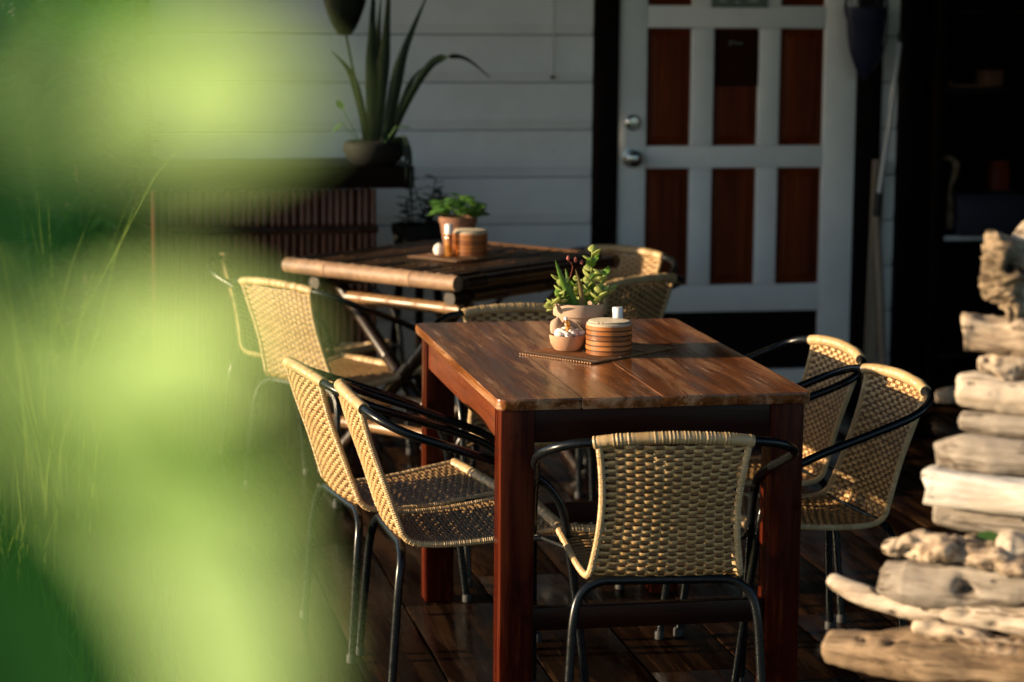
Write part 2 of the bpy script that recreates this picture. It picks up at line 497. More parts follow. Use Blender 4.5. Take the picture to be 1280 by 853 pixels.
for x0, x1 in cols:
    for z0, z1 in rows:
        p = dbox('panel', x0+.0006, x1-.0006, z0+.0006, z1-.0006, .022, .036, 'panel_wood', 0)
        i = .028
        cx, cz = (x0+x1)/2, (z0+z1)/2
        hx, hz = (x1-x0)/2-.012, (z1-z0)/2-.012
        mb = MB().loft([[(-hx, .0215, -hz), (hx, .0215, -hz), (hx, .0215, hz), (-hx, .0215, hz)],
                        [(-hx+i, .010, -hz+i), (hx-i, .010, -hz+i), (hx-i, .010, hz-i), (-hx+i, .010, hz-i)]])
        mb.build('raised_field', M['panel_wood'], p, smooth=False)
p = dbox('kick_panel', 2.3631, 3.0924, .1406, .3794, .022, .036, 'dark_wood', 0)
def knob(name, z, r):
    o = MB().lathe([(.001, 0), (r*1.15, 0), (r*1.15, .006), (r*.55, .010), (r*.5, .028), (r*.8, .034), (r, .046), (r*.95, .056), (r*.6, .063), (.001, .065)], 24).build(name, M['chrome'], door)
    o.rotation_euler = (R(90), 0, 0); o.location = (2.303, 0, z-.035)
knob('knob', 1.003, .034)
o = MB().lathe([(.001, 0), (.032, 0), (.031, .008), (.024, .014), (.020, .020), (.001, .022)], 24).build('deadbolt', M['chrome'], door)
o.rotation_euler = (R(90), 0, 0); o.location = (2.306, 0, 1.142-.035)
# flat things on the door: a sign and a dark sheet for shade
o = MB().box(-.115, .115, -.004, 0, -.05, .05).build('door_sign', M['grey_print'], smooth=False)
tag(o, 'small grey-green printed sign at the top of the door', 'sign'); o.location = (2.733, WALL_Y-.002, 1.645)
for (x, z, w_, h_) in ((-.07, -.02, .03, .02), (-.01, -.028, .02, .012), (.055, -.015, .038, .03), (.02, .01, .012, .02)):
    MB().box(x-w_/2, x+w_/2, -.0055, -.0045, z-h_/2, z+h_/2).build('print_mark', M['pale_print'], o, smooth=False)
o = MB().box(-.088, .088, -.002, 0, -.11, .11).build('shade_sheet', M['black'], smooth=False)  # shadow on the panel, made as a thin dark sheet
tag(o, 'dark sheet added as the shade on the upper middle door panel', 'painted shade'); o.location = (2.729, WALL_Y-.003+.008, 1.395)
for k, (x, z, w_, h_) in enumerate(((-.03, .06, .002, .02), (-.024, .066, .012, .002), (-.012, .062, .003, .010), (.0, .058, .012, .002), (.014, .060, .016, .002))):
    MB().box(x-w_/2, x+w_/2, -.0034, -.0024, z-h_/2, z+h_/2).build('pencil_mark', M['pale_print'], o, smooth=False)

# porch roof, storeroom, unseen right hand wall added to block light
roof = thing('porch_roof', 'dark timber porch roof sheltering the deck', 'roof', (0, 0, 2.62))
MB().box(.05, 5.2, 3.5, 9.7, .06, .12).build('roof_sheet', M['dark_wood'], roof, smooth=False)
for k in range(6):
    y = 3.6+k*1.15
    MB().box(.08, 5.1, y, y+.08, -.06, .058).build('rafter', M['shelf_wood'], roof, smooth=False)
for y in (3.7,):
        MB().box(4.95, 5.05, y, y+.1, -2.62, -.062).build('post', M['dark_wood'], roof, smooth=False)

store = thing('store_room', 'dark open storeroom to the right of the door', 'store room', (0, 0, 0))
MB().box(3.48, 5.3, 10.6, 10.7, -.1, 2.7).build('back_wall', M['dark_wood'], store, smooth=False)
MB().box(5.2, 5.3, 5.0, 10.6, -.1, 2.7).build('side_wall', M['dark_wood'], store, smooth=False)  # unseen, run out along the deck to block light from the right
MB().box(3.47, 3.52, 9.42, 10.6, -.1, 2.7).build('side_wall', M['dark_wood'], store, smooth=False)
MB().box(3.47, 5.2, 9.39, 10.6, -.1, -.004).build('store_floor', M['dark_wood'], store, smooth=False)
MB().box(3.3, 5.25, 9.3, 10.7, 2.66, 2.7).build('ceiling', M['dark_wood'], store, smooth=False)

# ================================================================== MAIN TABLE
TX0, TX1, TY0, TY1, TZ = 1.008, 1.753, 5.355, 6.605, .76
tb = thing('dining_table', 'long red-brown varnished wooden table with worn plank top', 'table', ((TX0+TX1)/2, (TY0+TY1)/2, 0))
cx, cy = (TX0+TX1)/2, (TY0+TY1)/2
bx = [TX0, TX0+.197, TX0+.385, TX0+.565, TX1]
for i in range(4):
    wd = bx[i+1]-bx[i]; hw = wd/2-.0004; hy = (TY1-TY0)/2
    # outline with rounded outer corners
    def corner(x, y, r, a0):
        return [(x+r*math.cos(R(a0+k*22.5)), y+r*math.sin(R(a0+k*22.5))) for k in range(5)]
    rl = .022 if i == 0 else .001; rr = .022 if i == 3 else .001
    out = corner(hw-rr, hy-rr, rr, 0)+corner(-hw+rl, hy-rl, rl, 90)+corner(-hw+rl, -hy+rl, rl, 180)+corner(hw-rr, -hy+rr, rr, 270)
    e = .0009
    def ins(o_, k): return [(x-math.copysign(k, x)*min(1, abs(x)/hw), y-math.copysign(k, y)*min(1, abs(y)/hy)) for x, y in o_]
    dz = (0, -.0006, .0003, -.0003)[i]
    mb = MB().loft([[(x, y, -.026) for x, y in ins(out, .003)], [(x, y, -.022) for x, y in out], [(x, y, -.005) for x, y in out], [(x, y, -.0013) for x, y in ins(out, .0004)], [(x, y, 0) for x, y in ins(out, e)]])
    o = mb.build('top_plank', M['table_wood'], tb); o.location = ((bx[i]+bx[i+1])/2-cx, 0, TZ+dz)
lw = .08
LX = (TX0+.012+lw/2, TX1-.012-lw/2); LY = (TY0+.018+lw/2, 6.51)
for x in LX:
    for y in LY:
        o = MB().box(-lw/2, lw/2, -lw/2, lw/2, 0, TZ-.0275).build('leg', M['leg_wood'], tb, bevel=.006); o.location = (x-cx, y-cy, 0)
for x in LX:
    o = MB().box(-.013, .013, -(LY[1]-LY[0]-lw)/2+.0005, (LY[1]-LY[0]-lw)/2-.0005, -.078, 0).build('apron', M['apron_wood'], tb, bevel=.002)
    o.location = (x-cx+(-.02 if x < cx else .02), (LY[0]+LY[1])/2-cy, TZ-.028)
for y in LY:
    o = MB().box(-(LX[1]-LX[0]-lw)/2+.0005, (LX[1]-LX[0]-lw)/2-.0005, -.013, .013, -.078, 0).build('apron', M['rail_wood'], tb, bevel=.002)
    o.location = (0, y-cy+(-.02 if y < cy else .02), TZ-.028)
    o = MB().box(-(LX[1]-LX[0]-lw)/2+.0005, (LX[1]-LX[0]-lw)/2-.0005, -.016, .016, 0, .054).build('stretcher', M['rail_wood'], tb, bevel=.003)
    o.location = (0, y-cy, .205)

# ================================================================== CHAIRS
PROF = catmull([Vector((0, y, z)) for y, z in [(-.272, .715), (-.245, .62), (-.210, .52), (-.180, .43), (-.160, .388), (-.105, .374), (.02, .380), (.13, .395), (.205, .405)]], 12)
def prof_len():
    L = [0]
    for a, c in zip(PROF[:-1], PROF[1:]): L.append(L[-1]+(c-a).length)
    return L
PL = prof_len()
def prof_at(s):
    s = max(0, min(PL[-1]-1e-6, s))
    for i in range(len(PL)-1):
        if PL[i+1] >= s: break
    t = (s-PL[i])/(PL[i+1]-PL[i]); p = PROF[i].lerp(PROF[i+1], t); tg = (PROF[min(i+2, len(PROF)-1)]-PROF[max(i-1, 0)]).normalized()
    return p, tg, Vector((1, 0, 0)).cross(tg)     # point, tangent, normal (towards the sitter / up?)
SB = .355                                           # arc length where back turns to seat
def half_w(s):
    t = s/PL[-1]
    if s < SB:
        u = s/SB; return .166 - .018*math.sin(math.pi*min(1, u*1.0)) + .004*u
    u = (s-SB)/(PL[-1]-SB); return .170+.030*u
def weave(s0, s1, name):
    mb = MB(); pit = .0096; nw = 15; A = .0024
    rows = int((s1-s0)/pit)
    rj = random.Random(int(s0*1000)+4)
    for k in range(rows):
        s = s0+(k+.5)*pit+rj.uniform(-.0009, .0009); am = rj.uniform(.75, 1.3); hm = rj.uniform(.86, 1.12)
        segs = nw*6
        ring = []
        for j in range(segs+1):
            u = -1+2*j/segs
            edge = max(0, abs(u)-.84)/.16
            ss = s + (.0040 if k % 2 == 0 else -.0040)*edge + .0012*math.sin(k*12.9+j*.6)*.5
            p, tg, n = prof_at(ss)
            hw = half_w(ss)
            sag = -.012*(1-u*u)*(1 if s < SB else .8)
            wv = max(-1, min(1, 1.5*math.cos(math.pi*(j/6.0)+math.pi*k)))*A*am*(1-edge)
            c = p + Vector((u*hw, 0, 0)) + n*(wv+sag)
            h = .0045*hm*(1-.35*edge)
            ring.append([c-tg*h, c-tg*h*.55+n*.0014, c+tg*h*.55+n*.0014, c+tg*h, c+tg*h*.55-n*.0014, c-tg*h*.55-n*.0014])
        mb.loft(ring)
    wb = MB()
    for j in range(nw+1):
        u = -1+2*(j)/nw
        if abs(u) > .95: continue
        ring = []
        for k in range(rows*2+1):
            s = s0+k*pit/2
            p, tg, n = prof_at(s); hw = half_w(s)
            sag = -.012*(1-u*u)*(1 if s < SB else .8)
            wv = -math.cos(math.pi*j+math.pi*(k/2-.5))*A*.8
            c = p+Vector((u*hw, 0, 0))+n*(sag+wv)
            ring.append([c+Vector((-.0074, 0, 0))-n*.0006, c+Vector((.0074, 0, 0))-n*.0006, c+Vector((.0074, 0, 0))+n*.0006, c+Vector((-.0074, 0, 0))+n*.0006])
        wb.loft(ring)
    return mb, wb

def ribbed(path, r, pitch=.0055, n=9, sub=0, amp=.10, rf=None):
    P = [Vector(p) for p in path]
    if sub: P = catmull(P, sub)
    L = [0]
    for a, c in zip(P[:-1], P[1:]): L.append(L[-1]+(c-a).length)
    cnt = int(L[-1]/pitch); Q = []; rr = []
    def at(s):
        for i in range(len(L)-1):
            if L[i+1] >= s: break
        t = (s-L[i])/max(1e-9, L[i+1]-L[i]); return P[i].lerp(P[i+1], max(0, min(1, t)))
    rg = random.Random(int(L[-1]*1e5))
    for k in range(cnt):
        jit = 1+rg.uniform(-.05, .06)
        f = rf(k/cnt) if rf else 1
        Q += [at(L[-1]*(k+.02)/cnt), at(L[-1]*(k+.5)/cnt)]; rr += [r*f*(1-amp), r*f*jit]
    mb = MB(); N = len(Q); mb.tube(Q, lambda t: rr[min(N-1, int(round(t*(N-1))))], n); return mb

def make_chair():
    t = thing('rattan_chair', 'x', 'chair')
    TR = .0105
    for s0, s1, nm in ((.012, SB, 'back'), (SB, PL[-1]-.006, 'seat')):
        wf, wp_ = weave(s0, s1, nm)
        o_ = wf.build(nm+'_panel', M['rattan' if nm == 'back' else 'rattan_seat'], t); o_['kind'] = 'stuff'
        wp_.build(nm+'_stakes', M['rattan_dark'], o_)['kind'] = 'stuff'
    # wrapped top of the backrest: a bowed tube, ends lower and forward
    top = [(-.178, -.262, .705), (-.12, -.272, .713), (0, -.278, .718), (.12, -.272, .713), (.178, -.262, .705)]
    ribbed(top, .0150, .0080, 12, 8, .10).build('top_wrap', M['wrap'], t)
    for sx in (-1, 1):
        arm = [(sx*.174, -.263, .706), (sx*.222, -.252, .700), (sx*.262, -.224, .685), (sx*.286, -.170, .661), (sx*.284, -.06, .622), (sx*.270, .06, .578), (sx*.265, .14, .540), (sx*.264, .185, .490), (sx*.263, .203, .44)]
        a = MB().tube(arm, TR, 12, 5).build('arm', M['metal'], t)
        leg = [(sx*.263, .203, .44), (sx*.262, .212, .38), (sx*.260, .232, .25), (sx*.256, .262, .012)]
        a = MB().tube(leg, TR, 12, 4).build('front_leg', M['metal'], t)
        MB().lathe([(.001, 0), (.0135, 0), (.0135, .018), (.0108, .022), (.001, .0225)], 12, (sx*.2555, .264, 0)).build('foot', M['rubber'], a)
        rear = [(sx*.10, -.172, .374), (sx*.15, -.172, .371), (sx*.19, -.177, .345), (sx*.208, -.186, .29), (sx*.216, -.195, .18), (sx*.226, -.208, .012)]
        a = MB().tube(rear, TR, 12, 5).build('rear_leg', M['metal'], t)
        MB().lathe([(.001, 0), (.0135, 0), (.0135, .018), (.0108, .022), (.001, .0225)], 12, (sx*.2265, -.208, 0)).build('foot', M['rubber'], a)
        rail = []
        for k in range(40):
            s = PL[-1]*k/39*.985+.006
            p, tg, n = prof_at(s); rail.append(p+Vector((sx*(half_w(s)+.002), 0, 0)))
        ribbed(rail, .0084, .0052, 8, 0, .14).build('side_wrap', M['wrap'], t)
        MB().tube([(sx*.196, .10, .386), (sx*.260, .213, .392)], .007, 8).build('brace', M['metal'], t)
    MB().tube([(-.10, -.172, .374), (0, -.172, .374), (.10, -.172, .374)], TR, 12).build('crossbar', M['metal'], t)
    fr_ = [(-.205, .207, .402), (-.1, .214, .400), (0, .216, .398), (.1, .214, .400), (.205, .207, .402)]
    ribbed(fr_, .0155, .0080, 12, 8, .09).build('front_roll', M['wrap'], t)
    return t

chair0 = make_chair()
CH = [
 ((1.377, 5.338), -6, 'rattan chair with its back to the viewer at the near end of the long table', 'main'),
 ((.915, 6.17), -81, 'farther of two rattan chairs along the left side of the long table', 'main'),
 ((.990, 5.765), -88, 'nearer of two rattan chairs along the left side of the long table', 'main'),
 ((1.855, 5.78), 96, 'nearer of two rattan chairs along the right side of the long table', 'main'),
 ((1.868, 6.30), 94, 'farther of two rattan chairs along the right side of the long table', 'main'),
 ((1.42, 6.90), 181, 'rattan chair at the far end of the long table behind the succulent pot', 'main'),
 ((.965, 8.02), -55, 'sunlit rattan chair at the front left of the bamboo table', 'bam'),
 ((1.90, 8.52), 128, 'rattan chair behind the bamboo table in front of the white door', 'bam'),
 ((1.80, 8.04), 35, 'rattan chair at the right corner of the bamboo table seen from behind', 'bam'),
 ((.93, 8.62), -143, 'rattan chair at the back left of the bamboo table near the bamboo counter', 'bam'),
]
GR = {'main': 'rattan chairs around the long table', 'bam': 'rattan chairs around the bamboo table'}
for i, (p, a, lab, g) in enumerate(CH):
    o = chair0 if i == 0 else copy_tree(chair0)
    o.location = (p[0], p[1], 0.001); o.rotation_euler = (0, 0, R(a))
    tag(o, lab, 'chair', GR[g])

# ================================================================== BAMBOO TABLE
BA = math.atan2(.643, .766)
bt = thing('bamboo_table', 'square bamboo folding table with slatted top and crossed legs', 'table', (1.378, 8.155, 0), BA)
# local x = along near-right edge (half .46), local y = into depth (half .38)
HX, HY, BZ = .42, .378, .767
def culm(p0, p1, r, name, mt, par, nodes=3, n=12):
    p0, p1 = Vector(p0), Vector(p1); L = (p1-p0).length; d = (p1-p0)/L
    ts = []; 
    for k in range(nodes+1):
        c = (k+.5)/(nodes+1)*L
        ts += [(c-.010, r), (c-.003, r*1.05), (c, r*1.10), (c+.003, r*1.05), (c+.010, r)]
    ts = [(0, r*.96)] + ts + [(L, r*.96)]
    up = Vector((0, 0, 1)) if abs(d.z) < .9 else Vector((1, 0, 0)); nx = d.cross(up).normalized(); ny = d.cross(nx)
    mid = (p0+p1)/2
    rings = [[(p0+d*s-mid)+nx*math.cos(2*math.pi*j/n)*q_+ny*math.sin(2*math.pi*j/n)*q_ for j in range(n)] for s, q_ in ts]
    o = MB().loft(rings).build(name, mt, par); o.location = mid; return o
culm((-HX, -HY, BZ-.026), (-HX, HY, BZ-.026), .027, 'edge_pole', M['bamboo_edge'], bt, 1, 16)
culm((HX, -HY, BZ-.026), (HX, HY, BZ-.026), .027, 'edge_pole', M['bamboo_brown'], bt)
culm((-HX+.03, -HY, BZ-.027), (HX-.03, -HY, BZ-.027), .021, 'edge_pole', M['bamboo_dark'], bt)
culm((-HX+.03, HY, BZ-.027), (HX-.03, HY, BZ-.027), .026, 'edge_pole', M['bamboo_dark'], bt)
ns = 13
for k in range(ns):
    y = -HY+.055+k*(2*HY-.11)/(ns-1)
    culm((-HX+.03, y, BZ-.021), (HX-.03, y, BZ-.021), .0205, 'slat', M['bamboo_brown'] if k % 3 else M['bamboo_dark'], bt, 2, 10)
for sx in (-.27, .27):
    for d_ in (-1, 1):
        culm((sx+.03*d_, -d_*.33, .02), (sx+.03*d_, d_*.33, BZ-.075), .023, 'leg', M['bamboo_dark'], bt, 3)
culm((-HX+.05, -.30, BZ-.085), (HX-.05, -.30, BZ-.085), .024, 'support_pole', M['bamboo_dark'], bt)
culm((-HX+.05, .30, BZ-.085), (HX-.05, .30, BZ-.085), .024, 'support_pole', M['bamboo_dark'], bt)
culm((-.33, -HY+.06, BZ-.125), (-.33, HY-.20, BZ-.125), .020, 'stretcher', M['bamboo'], bt)
culm((-.36, -.30, .22), (-.36, .26, .22), .020, 'stretcher', M['bamboo'], bt)
culm((-.36, -.30, .32), (-.36, .26, .32), .020, 'stretcher', M['bamboo'], bt)

# ================================================================== THINGS ON THE LONG TABLE
def steamer(loc, label, rings=3, r=.058):
    t = thing('steamer_basket', label, 'basket', loc, R(20), 'bamboo steamer baskets on the tables')
    h = .0128
    for k in range(rings*2):
        rr = r*(1.0 if k % 2 == 0 else 1.018); z = k*h+.0005
        o = MB().lathe([(rr-.004, z+.0004), (rr-.0003, z+.0005), (rr, z+.0008), (rr, z+h-.0031), (rr-.0002, z+h-.0029), (rr-.004, z+h-.0028)], 40).build('hoop', M['steam_wood'] if k % 3 else M['steam_wood_b'], t)
        MB().lathe([(r-.008, z+h-.0027), (r-.0028, z+h-.0027), (r-.0028, z+h+.0008), (r-.008, z+h+.0008)], 40).build('joint', M['steam_dark'], o)
    z = rings*2*h
    mb = MB()
    mb.lathe([(r*.98, z-.004), (r*.99, z+.002), (r*.9, z+.005), (r*.5, z+.0075), (.002, z+.008)], 40)
    for k in range(-8, 9):
        x = k*r*.1; hl = math.sqrt(max(0, (r*.88)**2-x*x))
        mb.box(x-.0022, x+.0022, -hl, hl, z+.0045+.003*(1-(x/r)**2), z+.0085-.0015*(x/r)**2)
    mb.build('lid', M['lid'], t)
    return t
steamer((1.410, 5.965, .765), 'stack of round bamboo steamer baskets on the long table')
steamer((1.430, 8.11, .775), 'stack of round bamboo steamer baskets on the bamboo table')

def placemat(loc, rz, lx, ly, label):
    t = thing('placemat', label, 'placemat', loc, rz, 'woven placemats on the tables')
    n = int(ly/.0085)
    for k in range(n):
        y = -ly/2+(k+.5)*ly/n
        o = MB().tube([(-lx/2, 0, 0), (0, 0, 0), (lx/2, 0, 0)], .0021, 6).build('reed', M['mat_weave'], t); o.location = (0, y, .0022)
    for x in (-lx*.42, -lx*.15, lx*.15, lx*.42):
        MB().box(x-.001, x+.001, -ly/2, ly/2, .0035, .0047).build('thread', M['steam_dark'], t, smooth=False)
placemat((1.395, 6.025, .7608), R(39), .35, .235, 'brown woven reed placemat under the succulent pot')
placemat((1.40, 8.13, .769), R(40), .30, .22, 'brown woven reed placemat on the bamboo table')

pt = thing('potted_succulent', 'pale terracotta pot of aloe and succulents on the long table', 'potted plant', (1.362, 6.105, .7655))
pt.scale = (1.0, 1.0, 1.16)
MB().lathe([(.001, 0), (.042, 0), (.045, .004), (.058, .068), (.0655, .069), (.0665, .072), (.0665, .094), (.064, .097), (.058, .096), (.056, .082), (.001, .082)], 40).build('pot', M['terracotta'], pt)
MB().lathe([(.056, .083), (.05, .087), (.03, .090), (.001, .091)], 24).build('soil', M['soil'], pt)
RT = rgt                                    # across the table as the photographer sees it
def aloe(base, tip, w_, mt, bend):
    b0, t0 = Vector(base), Vector(tip); n = 10; P = []
    for i in range(n):
        t = i/(n-1); P.append(b0.lerp(t0, t)+Vector(bend)*math.sin(math.pi*t))
    mb = MB(); rings = []
    for i, p in enumerate(P):
        t = i/(n-1); d = (P[min(i+1, n-1)]-P[max(i-1, 0)]).normalized()
        s = d.cross(Vector((0.19, .98, 0))).normalized(); nn = d.cross(s)
        ww = w_*(1-t)**.7+.0006
        rings.append([p+s*ww, p+s*ww*.4+nn*ww*.45, p-s*ww*.4+nn*ww*.45, p-s*ww, p-s*ww*.3-nn*ww*.1, p+s*ww*.3-nn*ww*.1])
        if 0 < i < n-1 and mt == 'aloe':
            for sg in (-1, 1):
                e = p+s*ww*sg; mb.add([e-d*.0015, e+d*.0015, e+s*sg*.0022+d*.001], [(0, 1, 2)])
    mb.loft(rings); mb.build('aloe_leaf', M[mt], pt)
aloe((-.008, -.02, .086), (-.070, -.03, .196), .0125, 'aloe', (-.004, 0, -.004))
aloe((.0, -.035, .085), (-.020, -.045, .176), .0085, 'tip', (.006, 0, 0))
aloe((.008, -.02, .086), (.034, -.03, .165), .010, 'aloe', (-.008, 0, .004))
aloe((-.01, .01, .086), (-.030, .03, .17), .009, 'aloe', (.0, 0, .0))
rg = random.Random(3)
def jade(base, tip, count, size, bend=(0, 0, 0), rosette=True):
    b0, t0 = Vector(base), Vector(tip); P = [b0.lerp(t0, i/7)+Vector(bend)*math.sin(math.pi*i/7) for i in range(8)]
    MB().tube(P, lambda t: .0022-.0009*t, 6).build('stem', M['succulent'], pt)
    for k in range(count):
        t = .25+.72*k/max(1, count-1); i = min(6, int(t*7)); p = P[i].lerp(P[i+1], t*7-i)
        a = k*2.4+rg.uniform(-.3, .3); d = Vector((math.cos(a), math.sin(a), rg.uniform(.1, .8))).normalized(); s = size*rg.uniform(.75, 1.2)
        side = d.cross(Vector((0, 0, 1))).normalized(); nn = side.cross(d)
        mb = MB(); rings = []
        for j in range(7):
            u = j/6; wv = s*.42*math.sin(math.pi*(u*.9+.07))**.7; c = p+d*s*u+nn*s*.15*u*u; th = wv*.28
            rings.append([c+side*wv, c+side*wv*.5+nn*th, c-side*wv*.5+nn*th, c-side*wv, c-side*wv*.5-nn*th, c+side*wv*.5-nn*th])
        mb.loft(rings).build('leaf', M['succulent'] if rg.random() < .8 else M['aloe'], pt)
jade((.018, .0, .085), (.033, .0, .214), 12, .030, (.004, 0, 0))
jade((.030, -.01, .085), (.062, -.02, .165), 10, .030)
jade((.022, -.03, .085), (.052, -.045, .130), 10, .026)
jade((.040, .01, .085), (.085, .0, .125), 9, .028)
jade((-.030, .0, .085), (-.050, -.01, .150), 10, .026)
jade((-.034, -.02, .085), (-.062, -.03, .12), 9, .024)
jade((-.044, -.02, .085), (-.092, -.035, .082), 9, .026, (0, 0, .018))
jade((.0, .02, .085), (.0, .03, .150), 8, .026)
jade((.010, -.02, .085), (.018, -.03, .150), 8, .022)
MB().tube([(-.02, 0, .09), (-.026, 0, .14), (-.020, -.01, .178), (-.032, -.015, .192)], .0008, 5, 4).build('flower_stalk', M['pink'], pt)
for p in ((-.033, -.015, .192), (-.012, -.01, .188), (.004, -.01, .182)):
    MB().lathe([(.0005, 0), (.004, .003), (.0045, .007), (.001, .012)], 8, p).build('bud', M['pink'], pt)

bw = thing('shell_bowl', 'small pale terracotta bowl heaped with white shells beside the succulent pot', 'bowl', (1.318, 6.035, .7655))
MB().lathe([(.001, 0), (.030, 0), (.034, .003), (.044, .018), (.047, .036), (.046, .040), (.043, .039), (.040, .020), (.001, .010)], 36).build('bowl', M['terracotta_b'], bw)
for k in range(16):
    a = k*2.4; rr = .034*math.sqrt((k+.5)/16)
    s = rg.uniform(.008, .014)
    o = MB().lathe([(.0005, -.6*s), (s*.7, -.45*s), (s, 0), (s*.75, .45*s), (.0005, .6*s)], 10).build('shell', M['shell'], bw)
    o.location = (rr*math.cos(a), rr*math.sin(a), .040+.012*(1-(rr/.034)**2)); o.rotation_euler = (rg.uniform(-.6, .6), rg.uniform(-.6, .6), rg.uniform(0, 3)); o.scale = (1.2, .8, 1)
cn = MB()
cn.lathe([(.001, 0), (.010, .002), (.019, .020), (.023, .040), (.022, .056), (.012, .070), (.004, .078), (.001, .080)], 20)
o = cn.build('conch_shell', M['terracotta']); tag(o, 'upright pale shell leaning between bowl and pot', 'shell'); o.location = (1.290, 6.068, .798); o.rotation_euler = (R(8), R(10), 0); o.scale = (.72, .72, .62)
vb = thing('amber_vial', 'tiny amber glass vial standing in the bowl of shells', 'vial', (1.318, 6.018, .812))
MB().lathe([(.001, 0), (.007, 0), (.007, .026), (.004, .030), (.004, .034), (.001, .034)], 14).build('glass', M['amber'], vb); MB().lathe([(.001, .0342), (.0048, .0342), (.0048, .041), (.001, .042)], 12).build('cap', M['white_plastic'], vb)
vb.rotation_euler = (R(-10), R(-12), 0)
for k, (dx, dz, a, L) in enumerate(((.002, .055, -28, .045), (.028, .050, 12, .05))):
    o = MB().tube([(0, 0, -L/2), (.001, 0, 0), (-.002, 0, L/2)], lambda t: .004*math.sin(math.pi*(t*.9+.05)), 8, 4).build('twig', M['drift_root'])
    tag(o, ('short dark twig leaning left against the pot of succulents', 'longer brown twig standing against the pot of succulents')[k], 'twig')
    o.location = (1.352+dx, 6.035, .765+dz); o.rotation_euler = (R(-14), R(a), 0)

def dropper(loc, label, body):
    t = thing('small_bottle', label, 'bottle', loc)
    MB().lathe([(.001, 0), (.0125, 0), (.013, .002), (.013, .066), (.010, .072), (.007, .074), (.001, .074)], 20).build('body', body, t)
    MB().lathe([(.001, .0745), (.0135, .0745), (.0135, .105), (.012, .1075), (.001, .108)], 20).build('cap', M['white_plastic'], t)
dropper((1.449, 6.037, .7655), 'small bottle with white cap behind the baskets on the long table', M['glass'])
dropper((1.352, 8.085, .7745), 'small amber bottle with white cap on the bamboo table', M['amber'])

# ---- on the bamboo table
pb = thing('potted_herb', 'brown pot of round-leaved green herb on the bamboo table', 'potted plant', (1.405, 8.215, .7735))
MB().lathe([(.001, 0), (.045, 0), (.062, .10), (.066, .102), (.066, .122), (.060, .122), (.058, .11), (.001, .11)], 32).build('pot', M['pot_brown'], pb)
MB().lathe([(.058, .110), (.03, .115), (.001, .116)], 20).build('soil', M['soil'], pb)
rg = random.Random(11)
for k in range(60):
    a = rg.uniform(0, 6.28); rr = .075*math.sqrt(rg.random()); z = .135+rg.uniform(0, .065)*(1-.5*rr/.075)
    d = Vector((math.cos(a), math.sin(a), rg.uniform(-.1, .7))).normalized(); s = rg.uniform(.036, .064)
    mb = MB(); blade(mb, leafpts((rr*math.cos(a)*.8, rr*math.sin(a)*.8, z), d, (0, 0, 1), s, .3, 6), leafw(s*.42, 6, .6), d.cross(Vector((rg.uniform(-.4, .4), rg.uniform(-.4, .4), 1))).normalized(), .25)
    mb.build('leaf', M['basil'], pb)
    if k % 4 == 0: MB().tube([(rr*.4*math.cos(a), rr*.4*math.sin(a), .112), (rr*.8*math.cos(a), rr*.8*math.sin(a), z)], .0016, 5).build('stem', M['basil'], pb)
o = MB().lathe([(.001, 0), (.016, .004), (.021, .018), (.017, .032), (.007, .040), (.001, .041)], 18).build('round_shell', M['shell'])
tag(o, 'round pale shell beside the amber bottle on the bamboo table', 'shell'); o.location = (1.325, 8.12, .773)

# ================================================================== BACK LEFT: COUNTER AND PLANTS
ct = thing('bamboo_counter', 'dark bamboo pole counter against the white wall', 'counter', (0, 8.75, 0))
for k in range(31):
    x = .40+k*.0262
    hgt = .945+rnd.uniform(-.004, .004)
    culm((x, rnd.uniform(-.003, .003), .0), (x+rnd.uniform(-.003, .003), 0, hgt), .0118, 'pole', M['bamboo_red'], ct, 3, 8)
MB().box(.41, 1.19, .03, .06, .0, .94).build('back_board', M['dark_wood'], ct, smooth=False)
MB().box(.36, 1.33, -.04, .40, .95, 1.03).build('top_board', M['shelf_wood'], ct, bevel=.006)
culm((.45, -.016, .80), (1.20, -.016, .80), .014, 'cross_pole', M['bamboo_dark'], ct, 4, 8)

sp = thing('strap_leaf_plant', 'tall dark strap-leaved plant in a round dark pot on the counter', 'potted plant', (1.195, 8.80, 1.031))
MB().lathe([(.001, 0), (.075, 0), (.10, .02), (.115, .05), (.112, .075), (.10, .085), (.092, .082), (.001, .07)], 32).build('pot', M['pot_dark'], sp)
MB().lathe([(.092, .071), (.05, .080), (.001, .082)], 24).build('soil', M['soil'], sp)
def strap(pts, w_, name='strap_leaf', mt='strap'):
    P = catmull([Vector(p) for p in pts], 6); n = len(P); mb = MB()
    wid = [w_*(.55+.45*math.sin(math.pi*min(1, t*1.1)))*(1-max(0, t-.55)/.45)**.8+.0008 for t in [i/(n-1) for i in range(n)]]
    blade(mb, P, wid, (1, -.2, .15), .35); mb.build(name, M[mt], sp)
strap([(.03, -.02, .07), (.06, -.03, .22), (.10, -.04, .40), (.19, -.05, .62)], .022)
strap([(.05, -.02, .07), (.11, -.05, .22), (.18, -.07, .345), (.24, -.08, .39), (.32, -.09, .385), (.41, -.10, .315)], .014)
strap([(.04, 0, .07), (.09, -.02, .20), (.13, -.03, .30), (.17, -.04, .35)], .010)
strap([(-.01, 0, .07), (-.01, 0, .25), (-.010, -.01, .45), (.0, -.02, .72)], .022)
strap([(.01, .02, .07), (.025, .02, .25), (.045, .02, .45), (.06, .0, .74)], .022)
strap([(.0, .03, .07), (.01, .05, .25), (.018, .05, .42), (.03, .04, .60)], .018)
strap([(-.03, 0, .07), (-.05, -.02, .2), (-.09, -.02, .33), (-.16, -.03, .41)], .014)
strap([(.06, -.04, .07), (.095, -.06, .10), (.115, -.08, .05), (.12, -.09, -.03), (.125, -.10, -.16)], .010)
